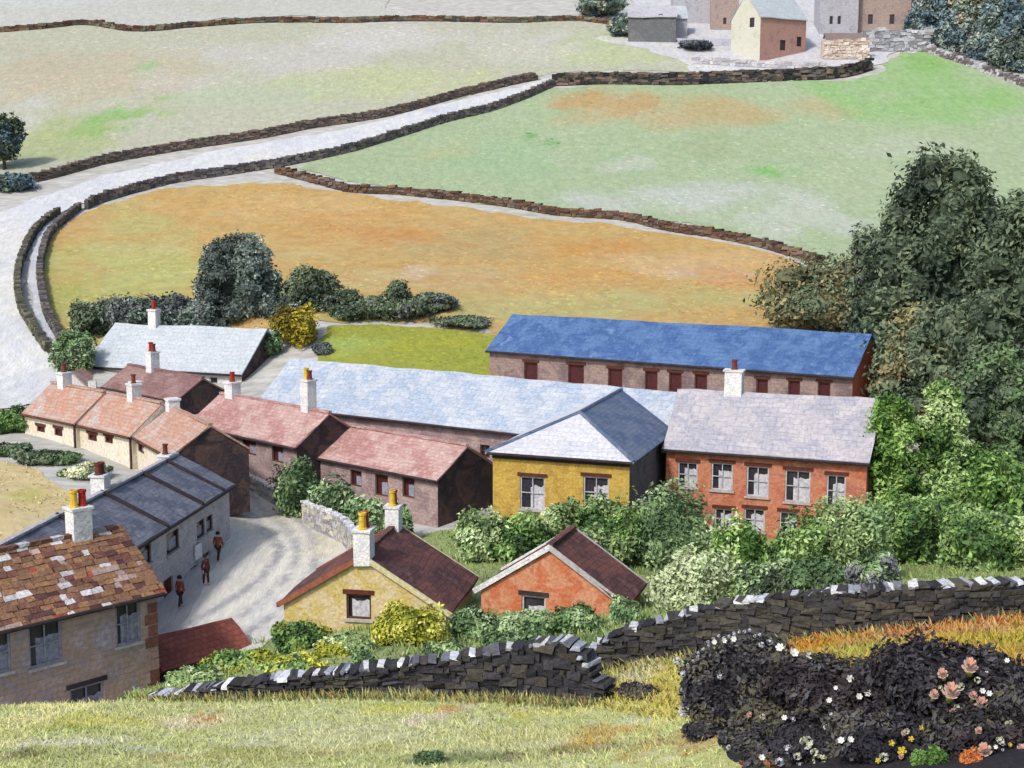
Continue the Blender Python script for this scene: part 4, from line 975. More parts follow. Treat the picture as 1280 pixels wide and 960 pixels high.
# ================================================================== trees and shrubs
GG = [(74, 86, 82), (94, 108, 100), (114, 130, 120), (142, 158, 148)]
DG = [(64, 78, 62), (80, 96, 74), (96, 112, 86), (114, 128, 100)]
DK = [(58, 72, 60), (70, 86, 68), (82, 98, 76), (100, 114, 86)]
OL = [(88, 92, 66), (104, 106, 74), (120, 116, 80), (140, 128, 86)]
PU = [(82, 86, 88), (98, 102, 104), (112, 114, 120), (96, 112, 100)]
YE = [(112, 100, 30), (150, 134, 34), (176, 158, 40), (130, 124, 50)]
GR = [(62, 92, 50), (88, 122, 60), (114, 148, 74), (142, 170, 100)]
PG = [(100, 122, 76), (130, 154, 96), (158, 180, 118), (186, 200, 152)]
BG = [(66, 100, 44), (88, 126, 54), (112, 150, 68), (136, 168, 88)]
YG = [(110, 116, 36), (146, 150, 44), (176, 176, 60), (194, 190, 96)]
MG = [(78, 104, 68), (100, 128, 82), (122, 152, 98), (150, 174, 124)]
BL = [(84, 106, 120), (100, 124, 136), (116, 134, 130), (140, 150, 148)]  # bluish leaf colour carries the haze of distance
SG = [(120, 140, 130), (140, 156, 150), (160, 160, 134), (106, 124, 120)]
# behind the pale roofed house
tree('round grey green tree behind the pale blue white roof', 297, 294, 126, 112, GG, 5600, .34, 'dome', 0, nb=18)
tree('dark tree beside the yellow bush at the meadow edge', 388, 336, 127, 80, DG, 3600, .32, 'dome', 0)
for i, (u, v, w) in enumerate([(436, 362, 34), (468, 372, 30), (497, 352, 36), (524, 374, 40)]):
    tree(['first small dark conifer next to the dark tree', 'second dark conifer, shorter and thin', 'tallest dark conifer in the meadow edge row', 'last wide dark conifer by the garden turf'][i], u, v, 125.5, w * 1.25, DG, 1500, .28, 'taper', .0, 'conifer', nb=10, cat='conifer', group='conifers along the meadow edge')
tree('purple grey thorn between the dark tree and the conifers', 420, 380, 126.5, 60, PU + DG[:1], 1800, .3, base=.02)
tree('low purple grey thorn behind the last conifer', 545, 388, 126.5, 60, PU + DG[1:2], 1400, .3, base=.02)
shrub('grey green thorn filling the gap after the dark tree', 448, 376, 124.5, 84, DG + PU[:2], 1900, .28)
shrub('low dark thorn under the tall conifer', 500, 374, 124.5, 90, DG + PU[:1], 1900, .28)
shrub('grey green hedge shrub joining the pale roof corner and the hedge', 182, 372, 124.5, 90, GG + DG[1:2], 2200, .3)
shrub('grey green shrub at the foot of the round tree', 250, 374, 124.5, 80, GG + PU[1:2], 2200, .3)
shrub('grey green shrub between round tree and dark tree', 345, 372, 125, 70, GG + PU[1:2], 2000, .3)
shrub('low dark thorn straggling towards the blue mill', 578, 398, 122.5, 84, DG + PU[:1], 1500, .26)
shrub('bright yellow bush at the end of the light blue roof', 370, 380, 119, 64, YE, 2600, .28, nb=9)
shrub('purple grey hedge shrub over the pale roof', 150, 366, 125, 90, PU + DG, 2400, .3)
shrub('dark green hedge shrub over the pale roof chimney', 215, 364, 126, 84, PU[:2] + GG, 2400, .3)
shrub('dark hedge shrub by the corner of the pale roof', 110, 376, 124, 56, DG + PU[:1], 1700, .3)
shrub('leafy green shrub at the bottom of the curved wall', 92, 412, 117, 62, MG + DG[:2], 2300, .28)
shrub('small green shrub under the yellow bush', 335, 412, 117.5, 40, MG, 900, .26)
shrub('small purplish shrub by the garden turf corner', 402, 428, 116.5, 26, PU, 600, .24)
# right hand wood
tree('tall dark tree rising highest over the green pasture', 1184, 186, 102, 235, DK, 11000, .42, 'taper', .0, nb=40, depth=.8, clump=1.4)
tree('broad olive tree beyond the blue roof end', 1056, 306, 117, 210, OL + DG[2:3], 6500, .4, base=.02, nb=17, clump=1.3)
tree('small dark tree at the edge of the hay meadow', 1098, 276, 113, 84, DG + PU[1:2], 2600, .36, base=.1)
tree('dark leaning tree at the picture edge', 1296, 236, 92, 190, DK + DG[1:2], 8200, .4, 'dome', .06, nb=30, lean=-1)
tree('olive brown tree between the tall tree and the brick mill', 1176, 378, 96, 170, DG[1:] + OL[1:], 5600, .36, 'dome', .0, nb=22)
tree('shady dark tree below the leaning one', 1243, 430, 86, 130, DK[1:] + MG[:2], 5600, .32, 'dome', 0, nb=22)
tree('light green tree against the brick mill corner', 1116, 490, 81, 90, BG, 4200, .26, 'dome', 0, nb=16)
tree('green tree with pale shoots beside the light green tree', 1178, 474, 82.5, 90, GR + PG[2:3], 3800, .26, 'dome', 0, nb=16)
shrub('bright green bush under the shady dark tree', 1250, 562, 75, 110, BG + GR[1:2], 3600, .25)
shrub('mid green bush between the light green tree and bright bush', 1190, 585, 76, 84, GR, 2600, .25)
shrub('dense mid green bush behind the khaki wall', 1130, 622, 73, 100, GR + MG[:2], 3200, .24)
shrub('broad leafy bush at the far end of the khaki wall', 1225, 636, 70, 120, GR + MG[1:3], 3400, .24)
shrub('pale flecked bush half out of view by the khaki wall', 1292, 640, 69, 80, GR + PG[1:3], 2200, .24)
# in front of the mills
for lab, u, v, Y, w, pal, n in [
    ('round pale green bush by the maroon roofed cottage', 603, 640, 76, 84, PG + GR[1:2], 2700), ('bright centred bush under the first ochre window', 655, 636, 75.5, 72, GR + PG[1:2], 2400),
    ('pale bush between the two ochre windows', 705, 627, 76.5, 78, PG, 2400), ('large green bush under the second ochre window', 762, 622, 75, 92, GR + PG[:2], 3000),
    ('dark greyish bush between ochre house and brick mill', 838, 608, 75, 120, MG + DG[2:] + PG[1:2], 3600), ('bush sprouting against the grey side wall', 808, 630, 78, 54, PG[:3], 1500),
    ('small bush under the orange cottage ridge', 730, 655, 71, 70, PG[:3] + MG[:1], 1800)]:
    shrub(lab, u, v, Y, w, pal, n, .23)
for lab, u, v, Y, w, pal, n in [
    ('feathery pale bush beside the orange cottage', 868, 690, 62, 112, PG + [(170, 182, 140)], 3600), ('bright green bush next to the feathery bush', 925, 643, 66, 84, BG + PG[2:], 3200),
    ('low dark bush at the wall below the brick mill', 960, 692, 60, 76, MG + DG[:1], 2200), ('mid green bush under the fourth brick window', 1000, 640, 67, 96, GR, 3000),
    ('pale green round bush at the brick mill corner', 1062, 626, 67, 110, PG[:3] + MG[2:3], 3400), ('dark ivy bush on the wall top', 1015, 700, 58, 90, MG[:2] + DG[1:3], 2300),
    ('grey leaved bush on the wall top', 1092, 690, 59, 80, MG + PU[1:3], 2100)]:
    shrub(lab, u, v, Y, w, pal, n, .2)
# round the cottages
shrub('big yellow green bush against the straw yellow cottage', 510, 752, 56, 98, YG, 4200, .16, nb=10)
for lab, u, v, Y, w, pal, n in [
    ('dark hedge bush between the two gabled cottages', 592, 762, 57, 76, MG + DG[:1], 2200), ('hedge bush under the orange cottage window', 655, 768, 57, 84, MG, 2400), ('hedge bush by the orange cottage corner', 722, 758, 57, 74, GR[:2] + MG, 2000),
    ('small round bush at the end of the orange cottage', 782, 745, 57.5, 44, MG, 1200), ('green bush under the straw yellow wall', 372, 776, 57.5, 78, GR[:3] + YG[:1], 2300), ('low green bush beside the shed', 300, 818, 55, 100, GR + YG[1:2], 2400),
    ('grassy yellow green bush below the straw yellow wall', 428, 795, 54.5, 84, PG[1:] + YG[1:2], 2000), ('small dark green clump above the wall coping', 453, 812, 50, 30, MG, 700), ('low pale bush at the start of the dark wall', 240, 850, 52, 84, PG[1:] + GR[1:2], 1900),
    ('leafy bush behind the raised wall end', 640, 792, 52, 90, MG + GR[:2], 2200), ('pale green clump at the wall by the yellow green bush', 560, 800, 52, 60, PG[:3] + MG[:1], 1500), ('thin green clump over the dark wall', 370, 826, 50, 90, GR[1:] + YG[2:3], 1600)]:
    shrub(lab, u, v, Y, w, pal, n, .17)
# by the pink cottages
for lab, u, v, Y, w, pal, n in [
    ('dark green bush under the tall white chimney cottage', 372, 572, 88, 62, MG + DG[:1], 2000), ('trailing green bush along the cottage garden', 412, 596, 86, 66, MG + DG[1:2], 2000), ('green bush below the second pink roofed cottage', 455, 622, 83, 66, MG, 1900),
    ('small dusty bush by the cottage door', 494, 634, 81, 48, MG + PG[:1], 1200), ('pale garden shrub behind the short parapet', 302, 590, 95, 40, PG[1:] , 900)]:
    shrub(lab, u, v, Y, w, pal, n, .24)
# left edge
for lab, u, v, Y, w, pal, n in [
    ('tall green bush by the first cream cottage', 14, 510, 99, 66, GR[:3] + MG[:1], 2600), ('dark bush before the cream row', 60, 566, 90, 78, DG + MG[:2], 2500), ('dark flowering bush at the corner of the cream row', 108, 588, 87, 70, DG[1:] + MG[:1] + [(196, 200, 160)], 2000), ('green bush at the edge above the tan yard', 10, 560, 92, 60, GR[:2] + DG[1:], 2000)]:
    shrub(lab, u, v, Y, w, pal, n, .25)
tree('dark blue green tree at the edge of the pale pasture', 2, 140, 176, 50, DK[1:] + BL[:1], 2400, .5, base=.04)
shrub('dark blue bush where the road wall begins', 14, 216, 168, 62, DK[2:] + BL[:1], 1700, .45)
for s_, pts_ in ((-1, [(-40,14),(-40,36),(-30,60),(-30,84),(-60,100),(-70,140),(-90,200),(-110,258),(-110,330),(-2200,330),(-4200,120),(-9000,30),(-9000,14)]), (1, [(1330,14),(1330,36),(1330,60),(1320,90),(1320,140),(1330,200),(1330,258),(1330,330),(3400,330),(5400,120),(9000,40),(9000,14)])):
    sheet('outer_pasture', [(max(-9000, min(9000, u_)) if abs(u_) < 3000 else (640 + s_ * 190 / y_ * FOC), 480, y_) for u_, y_ in pts_], 2.6, (176, 188, 140), [], M_PALEF, .025, .3, seed=70 + s_, noise_cols=[(166, 184, 122), (196, 186, 150), (150, 172, 110)])
sheet('tan_yard', [(-40,575,91),(0,574,90),(40,590,88),(80,612,84),(102,622,80),(80,640,72),(0,660,66),(-60,665,64)], .7, (206, 190, 140), [(40,622,40,10,(180,184,96),.8)], M_HAY, .06, .15, seed=15)
# far trees, distance haze painted into their bluish leaves
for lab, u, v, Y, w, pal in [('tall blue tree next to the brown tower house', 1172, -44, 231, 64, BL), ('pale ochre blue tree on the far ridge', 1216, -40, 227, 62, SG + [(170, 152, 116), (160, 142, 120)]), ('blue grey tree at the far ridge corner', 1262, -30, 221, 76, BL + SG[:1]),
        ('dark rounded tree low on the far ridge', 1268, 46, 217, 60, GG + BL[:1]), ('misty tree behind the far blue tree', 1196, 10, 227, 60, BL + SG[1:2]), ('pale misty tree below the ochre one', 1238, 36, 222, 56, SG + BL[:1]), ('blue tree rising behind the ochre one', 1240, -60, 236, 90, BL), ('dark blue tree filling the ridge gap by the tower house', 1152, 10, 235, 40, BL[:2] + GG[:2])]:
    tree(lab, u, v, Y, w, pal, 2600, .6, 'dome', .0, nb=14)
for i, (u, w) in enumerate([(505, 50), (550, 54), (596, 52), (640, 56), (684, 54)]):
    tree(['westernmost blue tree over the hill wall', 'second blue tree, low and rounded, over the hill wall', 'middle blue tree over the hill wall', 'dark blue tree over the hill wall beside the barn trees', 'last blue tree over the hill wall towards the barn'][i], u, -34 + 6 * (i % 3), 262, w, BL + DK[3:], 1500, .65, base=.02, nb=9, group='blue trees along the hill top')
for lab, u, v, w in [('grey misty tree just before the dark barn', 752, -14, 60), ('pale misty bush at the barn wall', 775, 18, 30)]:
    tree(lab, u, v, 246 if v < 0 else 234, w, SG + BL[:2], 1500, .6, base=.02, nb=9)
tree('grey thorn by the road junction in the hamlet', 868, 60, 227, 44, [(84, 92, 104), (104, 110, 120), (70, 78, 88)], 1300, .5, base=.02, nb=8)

# ---- foreground brambles with blossom
def petals(mb, c, r, M, col, n=5, cup=.35):
    for i in range(n):
        a = 2 * math.pi * i / n
        pt = lambda da, q, h: Vector((math.cos(a + da) * r * q, math.sin(a + da) * r * q, r * cup * h))
        pts = [Vector((0, 0, 0)), pt(-.52, .55, .7), pt(-.36, .9, 1.3), pt(0, 1, 1.5), pt(.36, .9, 1.3), pt(.52, .55, .7)]
        mb.add([M @ p + Vector(c) for p in pts], [(0, 1, 2, 3), (0, 3, 4, 5)], col)
def blossom_mesh(kind, seed):
    r = random.Random(seed); mb = MB()
    if kind == 'white':
        petals(mb, (0, 0, 0), .5, Matrix(), lin((226, 226, 228), ALB), 6); mb.lathe([(.0, .14), (.12, .12), (.14, .0)], 8, col=lin((214, 200, 120), ALB))
    elif kind == 'pink':
        for k in range(3): petals(mb, (0, 0, -.1 + .13 * k), .52 - .1 * k, Matrix.Rotation(k * .6, 3, 'Z'), lin([(226, 190, 170), (234, 210, 194), (222, 164, 142)][k], ALB), 6, .5 + .5 * k)
        mb.lathe([(.05, -.7), (.2, -.5), (.24, -.2), (.1, -.05)], 8, col=lin((170, 172, 60), ALB))
    elif kind == 'yellow':
        petals(mb, (0, 0, 0), .5, Matrix(), lin((206, 180, 40), ALB), 5); petals(mb, (0, 0, .1), .3, Matrix.Rotation(.5, 3, 'Z'), lin((222, 196, 70), ALB), 5, .8)
    else:
        for k in range(16):
            d = Vector((r.gauss(0, 1), r.gauss(0, 1), r.gauss(0, 1))).normalized() * .36
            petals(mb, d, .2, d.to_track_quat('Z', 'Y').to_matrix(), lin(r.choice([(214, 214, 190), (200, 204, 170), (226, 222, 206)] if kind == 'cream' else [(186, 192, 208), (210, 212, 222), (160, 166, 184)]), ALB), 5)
    o = mb.build('blossom', M_LEAF, None, True, uv=False); me = o.data; bpy.data.objects.remove(o); return me
BLOOM = {k: [blossom_mesh(k, s) for s in (1, 2)] for k in ('white', 'pink', 'yellow', 'cream', 'bloom_rimlight')}
def blossoms(root, blobs, lst, extra=0):
    rr_ = random.Random(int(root.location.x * 10)); us = [q[0] for q in lst]; vs = [q[1] for q in lst]
    lst = list(lst) + [(rr_.uniform(min(us), max(us)), rr_.uniform(min(vs), max(vs)), rr_.uniform(4, 9), rr_.choice(['bloom_rimlight', 'cream', 'cream', 'pink', 'white'])) for _ in range(extra)]
    for i, (u, v, d, kind) in enumerate(lst):
        p = ray_blobs(u, v, blobs)
        if p is None: p = at(u, v, root.location.y)
        d3 = ray(u, v).normalized(); p = p - d3 * .12
        s = (.95 if kind == 'pink' else .9) * d * p.y / FOC
        o = bpy.data.objects.new('blossom', BLOOM[kind][i % 2]); COL.objects.link(o); o.parent = root
        o.location = p - root.location; o.scale = (s, s, s)
        dr = (-d3 + Vector((random.uniform(-.5, .5), 0, random.uniform(.1, .7)))).normalized() if kind != 'pink' else Vector((random.uniform(-.4, .4), -.45, .8)).normalized()
        o.rotation_euler = dr.to_track_quat('Z', 'Y').to_euler()
BR = [(40, 39, 45), (54, 52, 58), (68, 66, 70), (86, 84, 84), (84, 80, 64)]
BM = [(42, 38, 42), (56, 50, 54), (70, 61, 62), (78, 78, 86), (74, 72, 58)]
rt, bb = shrub('dark domed bramble with painted light on its pale rim beside the wall gap', 925, 786, 34.5, 178, BR + [(84, 80, 66)], 6500, .13, 'bramble', 'bramble', nb=12, clump=.35, lump=.12)
blossoms(rt, bb, [(856 + 4.6 * i + (i * 37 % 7) - 3, 832 - 43 * math.sin(min(1, (i + .6) / 15) * 1.5) + (i * 53 % 9) - 2, 5 + (i * 7) % 7, 'bloom_rimlight') for i in range(22)] + [(853, 842, 11, 'bloom_rimlight'), (846, 826, 12, 'bloom_rimlight'), (893, 803, 8, 'white'), (905, 801, 8, 'white'), (917, 799, 9, 'white'), (952, 806, 9, 'bloom_rimlight'), (962, 802, 10, 'bloom_rimlight'),  # pale arc of clusters paints the lit rim, shaped as blossom
      (900, 846, 8, 'bloom_rimlight'), (979, 905, 9, 'white'), (966, 912, 8, 'white'), (947, 919, 6, 'white'), (855, 889, 18, 'bloom_rimlight'), (926, 931, 7, 'white'), (938, 931, 7, 'white'), (893, 909, 12, 'cream'), (886, 922, 15, 'pink'), (938, 945, 12, 'cream'), (982, 935, 14, 'bloom_rimlight')])
rt, bb = shrub('dark purple bramble in front of the ochre bank', 1035, 822, 32.5, 170, BM, 5200, .13, 'bramble', 'bramble', nb=11, clump=.4, lump=.15)
blossoms(rt, bb, [(975, 810, 13, 'white'), (992, 817, 14, 'white'), (1011, 820, 11, 'white'), (1062, 849, 12, 'white'), (1045, 860, 7, 'white'), (1037, 876, 9, 'white'), (1074, 871, 10, 'white'), (1085, 867, 11, 'white'), (1097, 842, 10, 'bloom_rimlight'), (1118, 848, 13, 'bloom_rimlight'), (1040, 893, 12, 'bloom_rimlight'), (1036, 905, 11, 'bloom_rimlight'), (1030, 912, 9, 'bloom_rimlight'), (1075, 885, 12, 'bloom_rimlight')], 0)
rt, bb = shrub('tall blackish bramble with dark leaf tips and peach blossoms', 1190, 808, 30.5, 230, BR[:3] + BM[:2], 6500, .14, 'bramble', 'bramble', nb=12, clump=.4, lump=.2)
blossoms(rt, bb, [(1212, 837, 22, 'pink'), (1179, 845, 15, 'pink'), (1188, 869, 24, 'pink'), (1167, 871, 14, 'pink'), (1228, 885, 21, 'pink'), (1207, 899, 18, 'pink'), (1185, 908, 25, 'pink'), (1245, 910, 18, 'pink'), (1275, 914, 14, 'pink'), (1244, 922, 11, 'pink'), (1228, 864, 9, 'white'), (1233, 842, 7, 'white'), (1259, 826, 8, 'white'), (1210, 924, 14, 'bloom_rimlight'), (1200, 858, 13, 'cream'), (1216, 872, 12, 'pink'), (1198, 884, 12, 'cream'), (1235, 898, 13, 'cream'), (1252, 868, 10, 'cream'), (1262, 885, 12, 'pink'), (1190, 892, 10, 'pink'), (1222, 850, 10, 'cream'), (1175, 860, 9, 'cream')], 0)
rt, bb = shrub('low dark bramble at the lowest corner with yellow and orange blossoms', 1120, 905, 27.5, 200, BR + BM[:2], 6000, .12, 'bramble', 'bramble', nb=12, clump=.4, lump=.15)
blossoms(rt, bb, [(1114, 929, 10, 'yellow'), (1128, 939, 14, 'yellow'), (1139, 924, 9, 'yellow'), (1152, 910, 9, 'yellow'), (1098, 951, 9, 'yellow'), (1105, 946, 14, 'cream'), (1066, 950, 18, 'bloom_rimlight'), (1052, 926, 11, 'white'), (1063, 925, 10, 'white'), (1150, 946, 18, 'cream')], 3)
rt, bb = shrub('pale flowering bramble at the foot of the domed one', 1005, 925, 28.5, 110, BR[1:] + [(120, 124, 110)], 3600, .11, 'bramble', 'bramble', nb=9, clump=.3)
blossoms(rt, bb, [(1008, 928, 20, 'cream'), (1025, 951, 22, 'cream'), (985, 936, 14, 'bloom_rimlight'), (997, 945, 12, 'cream'), (1018, 940, 12, 'cream'), (975, 952, 14, 'bloom_rimlight'), (1000, 956, 12, 'bloom_rimlight')])
rt, bb = shrub('dark bramble with a green tuft under the tall peach blossomed one', 1225, 916, 26.5, 160, BM + BR[:1], 4600, .12, 'bramble', 'bramble', nb=10, clump=.35)
blossoms(rt, bb, [(1232, 941, 20, 'pink'), (1240, 952, 20, 'pink'), (1259, 943, 9, 'yellow'), (1262, 931, 7, 'yellow'), (1277, 942, 18, 'pink'), (1222, 956, 12, 'cream'), (1250, 925, 12, 'cream'), (1222, 915, 10, 'pink'), (1262, 905, 12, 'cream')], 4)
shrub('small bright green tuft among the dark brambles', 1172, 934, 25.6, 26, BG, 700, .1, 'tuft', 'leafy tuft', hmin=.3)
shrub('low bright green tuft beside the yellow blossoms', 1150, 938, 25.8, 20, BG[1:], 500, .09, 'tuft', 'leafy tuft', hmin=.3)
rt, bb = shrub('dark weeds at the foot of the broken wall end', 800, 868, 42.6, 60, BR, 900, .12, 'weed', 'weeds', hmin=.35)
shrub('small orange leaved tuft at the very bottom of the brambles', 1214, 944, 25.2, 30, [(176, 96, 50), (200, 116, 56), (190, 130, 70)], 500, .08, 'tuft', 'leafy tuft', hmin=.3)
for i_, (lab, u, v, Y, w, pal) in enumerate([('dark weeds trailing from the domed bramble to the near grass', 880, 905, 33, 60, BR + [(110, 104, 70)]), ('dark weeds between the domed and pale flowering brambles', 935, 915, 31, 80, BR), ('low weeds with reddish tips under the pale flowering bramble', 960, 940, 28.4, 70, BM + [(150, 96, 60), (90, 116, 60)]),
        ('dark weeds in the shade between the domed and purple brambles', 955, 880, 31.6, 90, BR), ('low dark weeds behind the pale flowering bramble', 1010, 893, 30, 90, BM), ('dark weeds filling the hollow under the white flowered bramble', 1075, 896, 29, 110, BM), ('dark weeds at the side of the peach blossomed bramble', 1270, 860, 29, 90, BR), ('dark weeds in the lower corner', 1285, 925, 26, 60, BM)]):
    rt, bb = shrub(lab, u, v, Y, w, pal, 1500, .12, 'weed', 'weeds', hmin=.45)
    rr_ = random.Random(i_)
    blossoms(rt, bb, [(u + rr_.uniform(-w * .4, w * .4), v + rr_.uniform(4, 24), rr_.uniform(6, 11), rr_.choice(['bloom_rimlight', 'bloom_rimlight', 'white', 'cream', 'pink'])) for _ in range(2)])
shrub('dark green weeds in the near grass under the wall', 535, 938, 34.2, 44, DG + MG[:1], 700, .1, 'weed', 'weeds', hmin=.25)

# ---- grass blades on the near slope
def blades():
    n = 34000; r = np.random.default_rng(4)
    u = r.uniform(-30, 915, n); v = r.uniform(884, 968, n)
    Y = 44.2 - (v - 884) * .13 + r.normal(0, .5, n)
    X = np.array([at(a, b, y).x for a, b, y in zip(u, v, Y)])
    top = np.interp(u, [0, 200, 450, 650, 760, 830, 880, 930], [44.6, 44.8, 44, 43.8, 42.6, 40.5, 36.5, 31])
    k = Y < top; X, Y, u, v = X[k], Y[k], u[k], v[k]; n = len(X); Z = gv(X, Y)
    w = Wob(9)(np.c_[X, Y * 2, X * 0], .8); pal = np.array([lin(c, ALB) for c in [(148, 164, 86), (176, 188, 102), (198, 204, 126), (212, 214, 160), (224, 224, 196), (196, 178, 112)]])
    val = .48 + .28 * w + .17 * r.normal(size=n)
    ci = np.clip((val * 6).astype(int), 0, 5); C = (.3 * pal[ci] + .7 * sheet_colour(X, Y, NEAR_BASE, NEAR_BLOBS, 11)) * r.uniform(.85, 1.2, n)[:, None]
    h = r.uniform(.06, .19, n); a = r.uniform(0, 6.28, n); b = r.normal(0, .12, n); c = r.normal(0, .12, n); wd = r.uniform(.015, .04, n)
    P0 = np.c_[X - np.cos(a) * wd, Y - np.sin(a) * wd, Z]; P1 = np.c_[X + np.cos(a) * wd, Y + np.sin(a) * wd, Z]
    P2 = np.c_[X + b * .6 + wd * .4, Y + c * .6, Z + h * .65]; P3 = np.c_[X + b, Y + c, Z + h]
    V = np.stack([P0, P1, P2, P3], 1).reshape(-1, 3); F = np.arange(n * 4).reshape(-1, 4)
    o = mesh_obj('grass', V, F, M_LEAF, None, np.repeat(C, 4, 0), False, False); tag(o, 'pale yellow green grass on the near slope', 'grass', None, 'stuff')
blades()

tussocks('hay_meadow', 'hay_tussocks', 'dry tufted grass of the orange hay meadow', 12000, .03, .10, 61, .13, (.88, 1.10), mound=True)
tussocks('green_pasture', 'pasture_tussocks', 'tufted grass of the green pasture', 12000, .03, .11, 62, .15, (.90, 1.09), mound=True)
tussocks('pale_pasture', 'pasture_tussocks', 'bleached tufts on the pale pasture above the road', 12000, .03, .11, 63, .16, (.90, 1.09), mound=True)
tussocks('garden_turf', 'turf_tussocks', 'uneven bright grass of the garden turf', 3000, .03, .09, 64, .1, (.88, 1.1), mound=True)
tussocks('near_grass', 'near_tussocks', 'short grass between the near slope and the brambles', 9000, .05, .16, 69, .025, (.85, 1.12), .5)
tussocks('garden_grass', 'garden_tussocks', 'uncut grass round the cottages behind the near walls', 9000, .12, .4, 65, .05, (.75, 1.1), .4)
tussocks('ochre_bank', 'bank_tussocks', 'rough orange grass on the bank in front of the khaki wall', 2600, .1, .28, 66, .04, (.75, 1.1), .5)
tussocks('rough_bank', 'bank_tussocks', 'rough yellow grass by the broken wall end', 1400, .1, .28, 67, .04, (.75, 1.1), .5)
tussocks('tan_yard', 'yard_tussocks', 'sparse grass of the tan yard', 700, .08, .2, 68, .05)
def verge():
    r = np.random.default_rng(8); XY = []
    for path, n in (([(186,899,45.2),(330,887,44.1),(500,881,43.8),(640,882,43.4),(752,886,42.6)], 2600), ([(745,846,46),(830,827,0),(950,806,0),(1100,791,0),(1300,769,0)], 900), ([(196,893,58.4),(0,893,54.5)], 500)):
        P = px_path(path); P = np.array([p[:2] for p in P]); t = r.uniform(0, len(P) - 1.001, n); i = t.astype(int); f = (t - i)[:, None]
        XY.append(P[i] * (1 - f) + P[i + 1] * f + r.normal(0, .22, (n, 2)) + [0, -.35])
    XY = np.concatenate(XY); n = len(XY); X, Y = XY.T; Z = gv(X, Y)
    pal = np.array([lin(c, 1) for c in [(120, 132, 74), (160, 164, 90), (190, 184, 120), (96, 110, 70), (176, 140, 80)]])
    C = pal[r.integers(0, 5, n)] * r.uniform(.8, 1.15, n)[:, None]
    h = r.uniform(.12, .42, n); a = r.uniform(0, 6.28, n); b = r.normal(0, .14, n); c = r.normal(0, .14, n); wd = r.uniform(.02, .045, n)
    V = np.stack([np.c_[X - np.cos(a) * wd, Y - np.sin(a) * wd, Z - .03], np.c_[X + np.cos(a) * wd, Y + np.sin(a) * wd, Z - .03], np.c_[X + b * .6 + wd * .4, Y + c * .6, Z + h * .65], np.c_[X + b, Y + c, Z + h]], 1).reshape(-1, 3)
    o = mesh_obj('verge_grass', V, np.arange(n * 4).reshape(-1, 4), M_LEAF, None, np.repeat(C, 4, 0), False, False); tag(o, 'rough grass growing along the feet of the near walls', 'grass', None, 'stuff')
verge()

# ================================================================== people on the street
M_COATB = paint('rust brown coat', [(150, 84, 66), (128, 70, 58)], 4, bump=.1); M_SKIN = paint('skin', [(206, 160, 136)], 2, bump=0); M_COATR = paint('red coat', [(128, 54, 50), (146, 66, 58), (108, 46, 48)], 4, bump=.1)
M_COATM = paint('maroon coat', [(110, 54, 54), (92, 46, 50)], 4, bump=.1); M_TROUS = paint('dark trousers', [(74, 52, 54), (58, 46, 52)], 4, bump=.1); M_HAIR = paint('dark hair', [(42, 34, 38)], 4, bump=0)
def skin_mesh(name, verts, edges, radii, mat, parent=None, sub=1):
    me = bpy.data.meshes.new(name); me.from_pydata(verts, edges, []); o = bpy.data.objects.new(name, me); COL.objects.link(o)
    m = o.modifiers.new('s', 'SKIN'); m.use_smooth_shade = True
    lay = me.skin_vertices[0].data if me.skin_vertices else None
    for i, rr in enumerate(radii): lay[i].radius = (rr, rr) if not isinstance(rr, tuple) else rr
    lay[0].use_root = True
    sm = o.modifiers.new('d', 'SUBSURF'); sm.levels = sub; sm.render_levels = sub
    dg = bpy.context.evaluated_depsgraph_get(); ev = o.evaluated_get(dg); nm = bpy.data.meshes.new_from_object(ev)
    bpy.data.objects.remove(o); bpy.data.meshes.remove(me); nm.name = name; nm.materials.clear(); nm.materials.append(mat)
    no = bpy.data.objects.new(name, nm); COL.objects.link(no)
    if parent: no.parent = parent
    return no
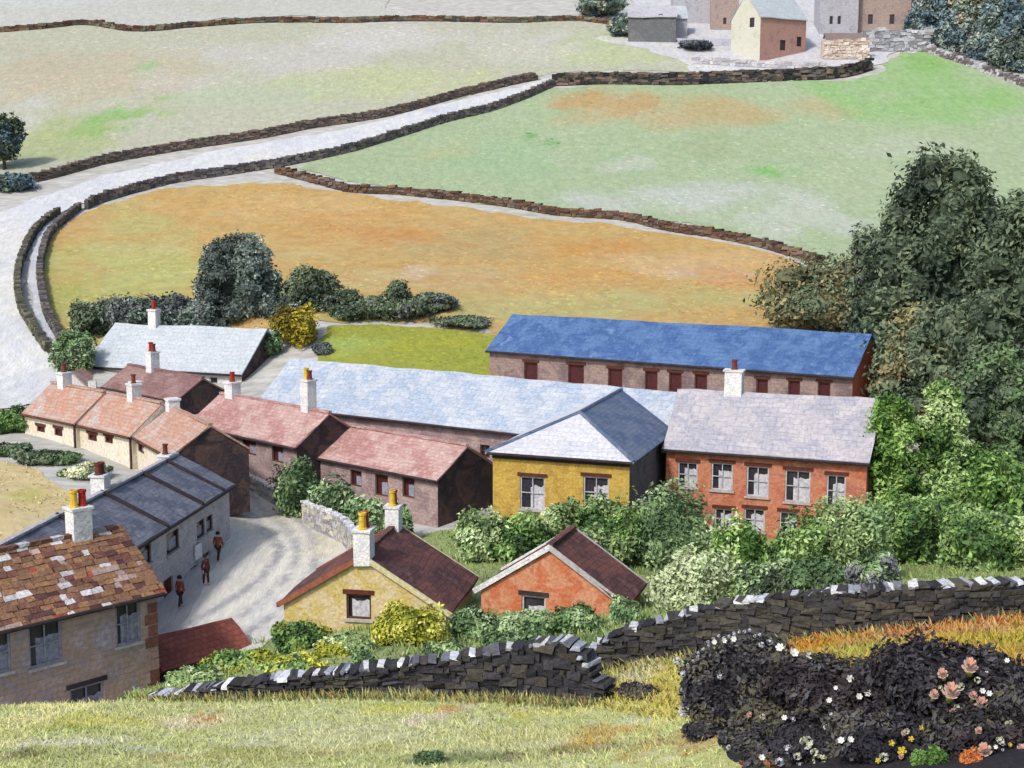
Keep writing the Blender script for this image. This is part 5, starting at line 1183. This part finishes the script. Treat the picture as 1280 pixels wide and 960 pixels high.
def person(label, u, vfoot, Y, face, coat, stride=.12, stick=False, h=1.7):
    p = at(u, vfoot, Y); x, y = p.x, p.y; z = g(x, y) + .05; k = h / 1.7
    V = [(0,0,.93),(0,0,1.12),(0,.0,1.34),(0,0,1.45),(0,-.02,1.53),(0,-.02,1.62),
         (.17,0,1.38),(.25,.02,1.12),(.26,-.06,.88),(.26,-.09,.80),(-.17,0,1.38),(-.25,.03,1.12),(-.27,-.04,.88),(-.27,-.07,.80),
         (.09,0,.88),(.10,-stride,.50),(.10,-stride*1.3,.09),(.10,-stride*1.3-.15,.04),(-.09,0,.88),(-.10,stride,.50),(-.10,stride*1.6,.09),(-.10,stride*1.6-.15,.04)]
    E = [(0,1),(1,2),(2,3),(3,4),(4,5),(2,6),(6,7),(7,8),(8,9),(2,10),(10,11),(11,12),(12,13),(0,14),(14,15),(15,16),(16,17),(0,18),(18,19),(19,20),(20,21)]
    R = [.14,.13,.14,.055,.085,.08,.06,.05,.035,.035,.06,.05,.035,.035,.09,.06,.042,.035,.09,.06,.042,.035]
    V = [tuple(c * k for c in q) for q in V]
    b = skin_mesh('person', V, E, R, M_SKIN, None, 1); b.location = (x, y, z); b.rotation_euler = (0, 0, face); tag(b, label, 'person')
    skin_mesh('coat', [(0,0,.78),(0,0,1.0),(0,0,1.2),(0,0,1.40),(.18,0,1.38),(.255,.02,1.12),(.265,-.05,.90),(-.18,0,1.38),(-.255,.03,1.12),(-.27,-.03,.90)],
              [(0,1),(1,2),(2,3),(3,4),(4,5),(5,6),(3,7),(7,8),(8,9)], [.20,.175,.165,.12,.075,.065,.05,.075,.065,.05], coat, b, 1)
    skin_mesh('trousers', [(0,0,.90),(.09,0,.84),(.10,-stride,.50),(.10,-stride*1.3,.12),(-.09,0,.84),(-.10,stride,.50),(-.10,stride*1.6,.12)], [(0,1),(1,2),(2,3),(0,4),(4,5),(5,6)], [.15,.10,.078,.06,.10,.078,.06], M_TROUS, b, 1)
    hm = MB(); hm.lathe([(.115, -.06), (.125, 0), (.105, .07), (.06, .115), (0, .125)], 10, (0, .02, 1.63)); hm.build('hair', M_HAIR, b, smooth=True)
    fm = MB(); fm.tube([(0, -.10, 1.60), (0, -.135, 1.575), (0, -.10, 1.565)], [.012, .02, .008], 5)
    for sx in (-1, 1): fm.lathe([(0, -.012), (.012, 0), (0, .012)], 6, (sx * .033, -.10, 1.61))
    fm.build('face', M_SKIN, b)
    if stick:
        st = MB(); st.tube([(.28, -.12, .82), (.42, -.5, .0)], [.014, .012], 5); o = st.build('walking_stick', M_BARK, None, uv=False)
        o.location = b.location; o.rotation_euler = b.rotation_euler; tag(o, 'thin brown walking stick held by the bright red coated person', 'walking stick')
person('person in a bright red coat with a stick by the grey terrace', 226, 760, 69.6, 2.6, M_COATR, .14, True, 1.6)
person('person in a dark maroon coat standing between two walkers', 258, 740, 72.6, 1.1, M_COATM, .05, False, 1.5)
person('person in a reddish coat walking up the street furthest away', 274, 722, 76.4, 2.9, M_COATB, .2, False, 1.55)

# ================================================================== camera and light
cam = bpy.data.cameras.new('camera'); cam.sensor_fit = 'HORIZONTAL'; cam.angle = HALF * 2; cam.clip_start = .5; cam.clip_end = 1500
co = bpy.data.objects.new('camera', cam); COL.objects.link(co); co.location = (0, 0, CAM_H); co.rotation_euler = (math.pi / 2 - PITCH, 0, 0); scene.camera = co
SUN = Vector((-.47, -.62, .78)).normalized()
sd = bpy.data.lights.new('sun', 'SUN'); sd.energy = 2.4; sd.angle = math.radians(6); sd.color = (1.0, .97, .92)
so = bpy.data.objects.new('sun', sd); COL.objects.link(so); so.location = (-60, -40, 90); so.rotation_euler = SUN.to_track_quat('Z', 'Y').to_euler()
wd = bpy.data.worlds.new('World'); scene.world = wd; wd.use_nodes = True
nt = wd.node_tree; bg = nt.nodes['Background']; sk = nt.nodes.new('ShaderNodeTexSky'); sk.sky_type = 'NISHITA'; sk.sun_disc = False
sk.sun_elevation = math.asin(SUN.z); sk.sun_rotation = math.atan2(SUN.x, SUN.y); sk.dust_density = 3.0; sk.air_density = 1.2
nt.links.new(sk.outputs[0], bg.inputs['Color']); bg.inputs['Strength'].default_value = .15
vs_ = scene.view_settings; vs_.view_transform = 'Standard'; vs_.look = 'None'; vs_.gamma = 1; vs_.exposure = .27; vs_.use_curve_mapping = False
scene.cycles.use_denoising = True; scene.cycles.max_bounces = 5
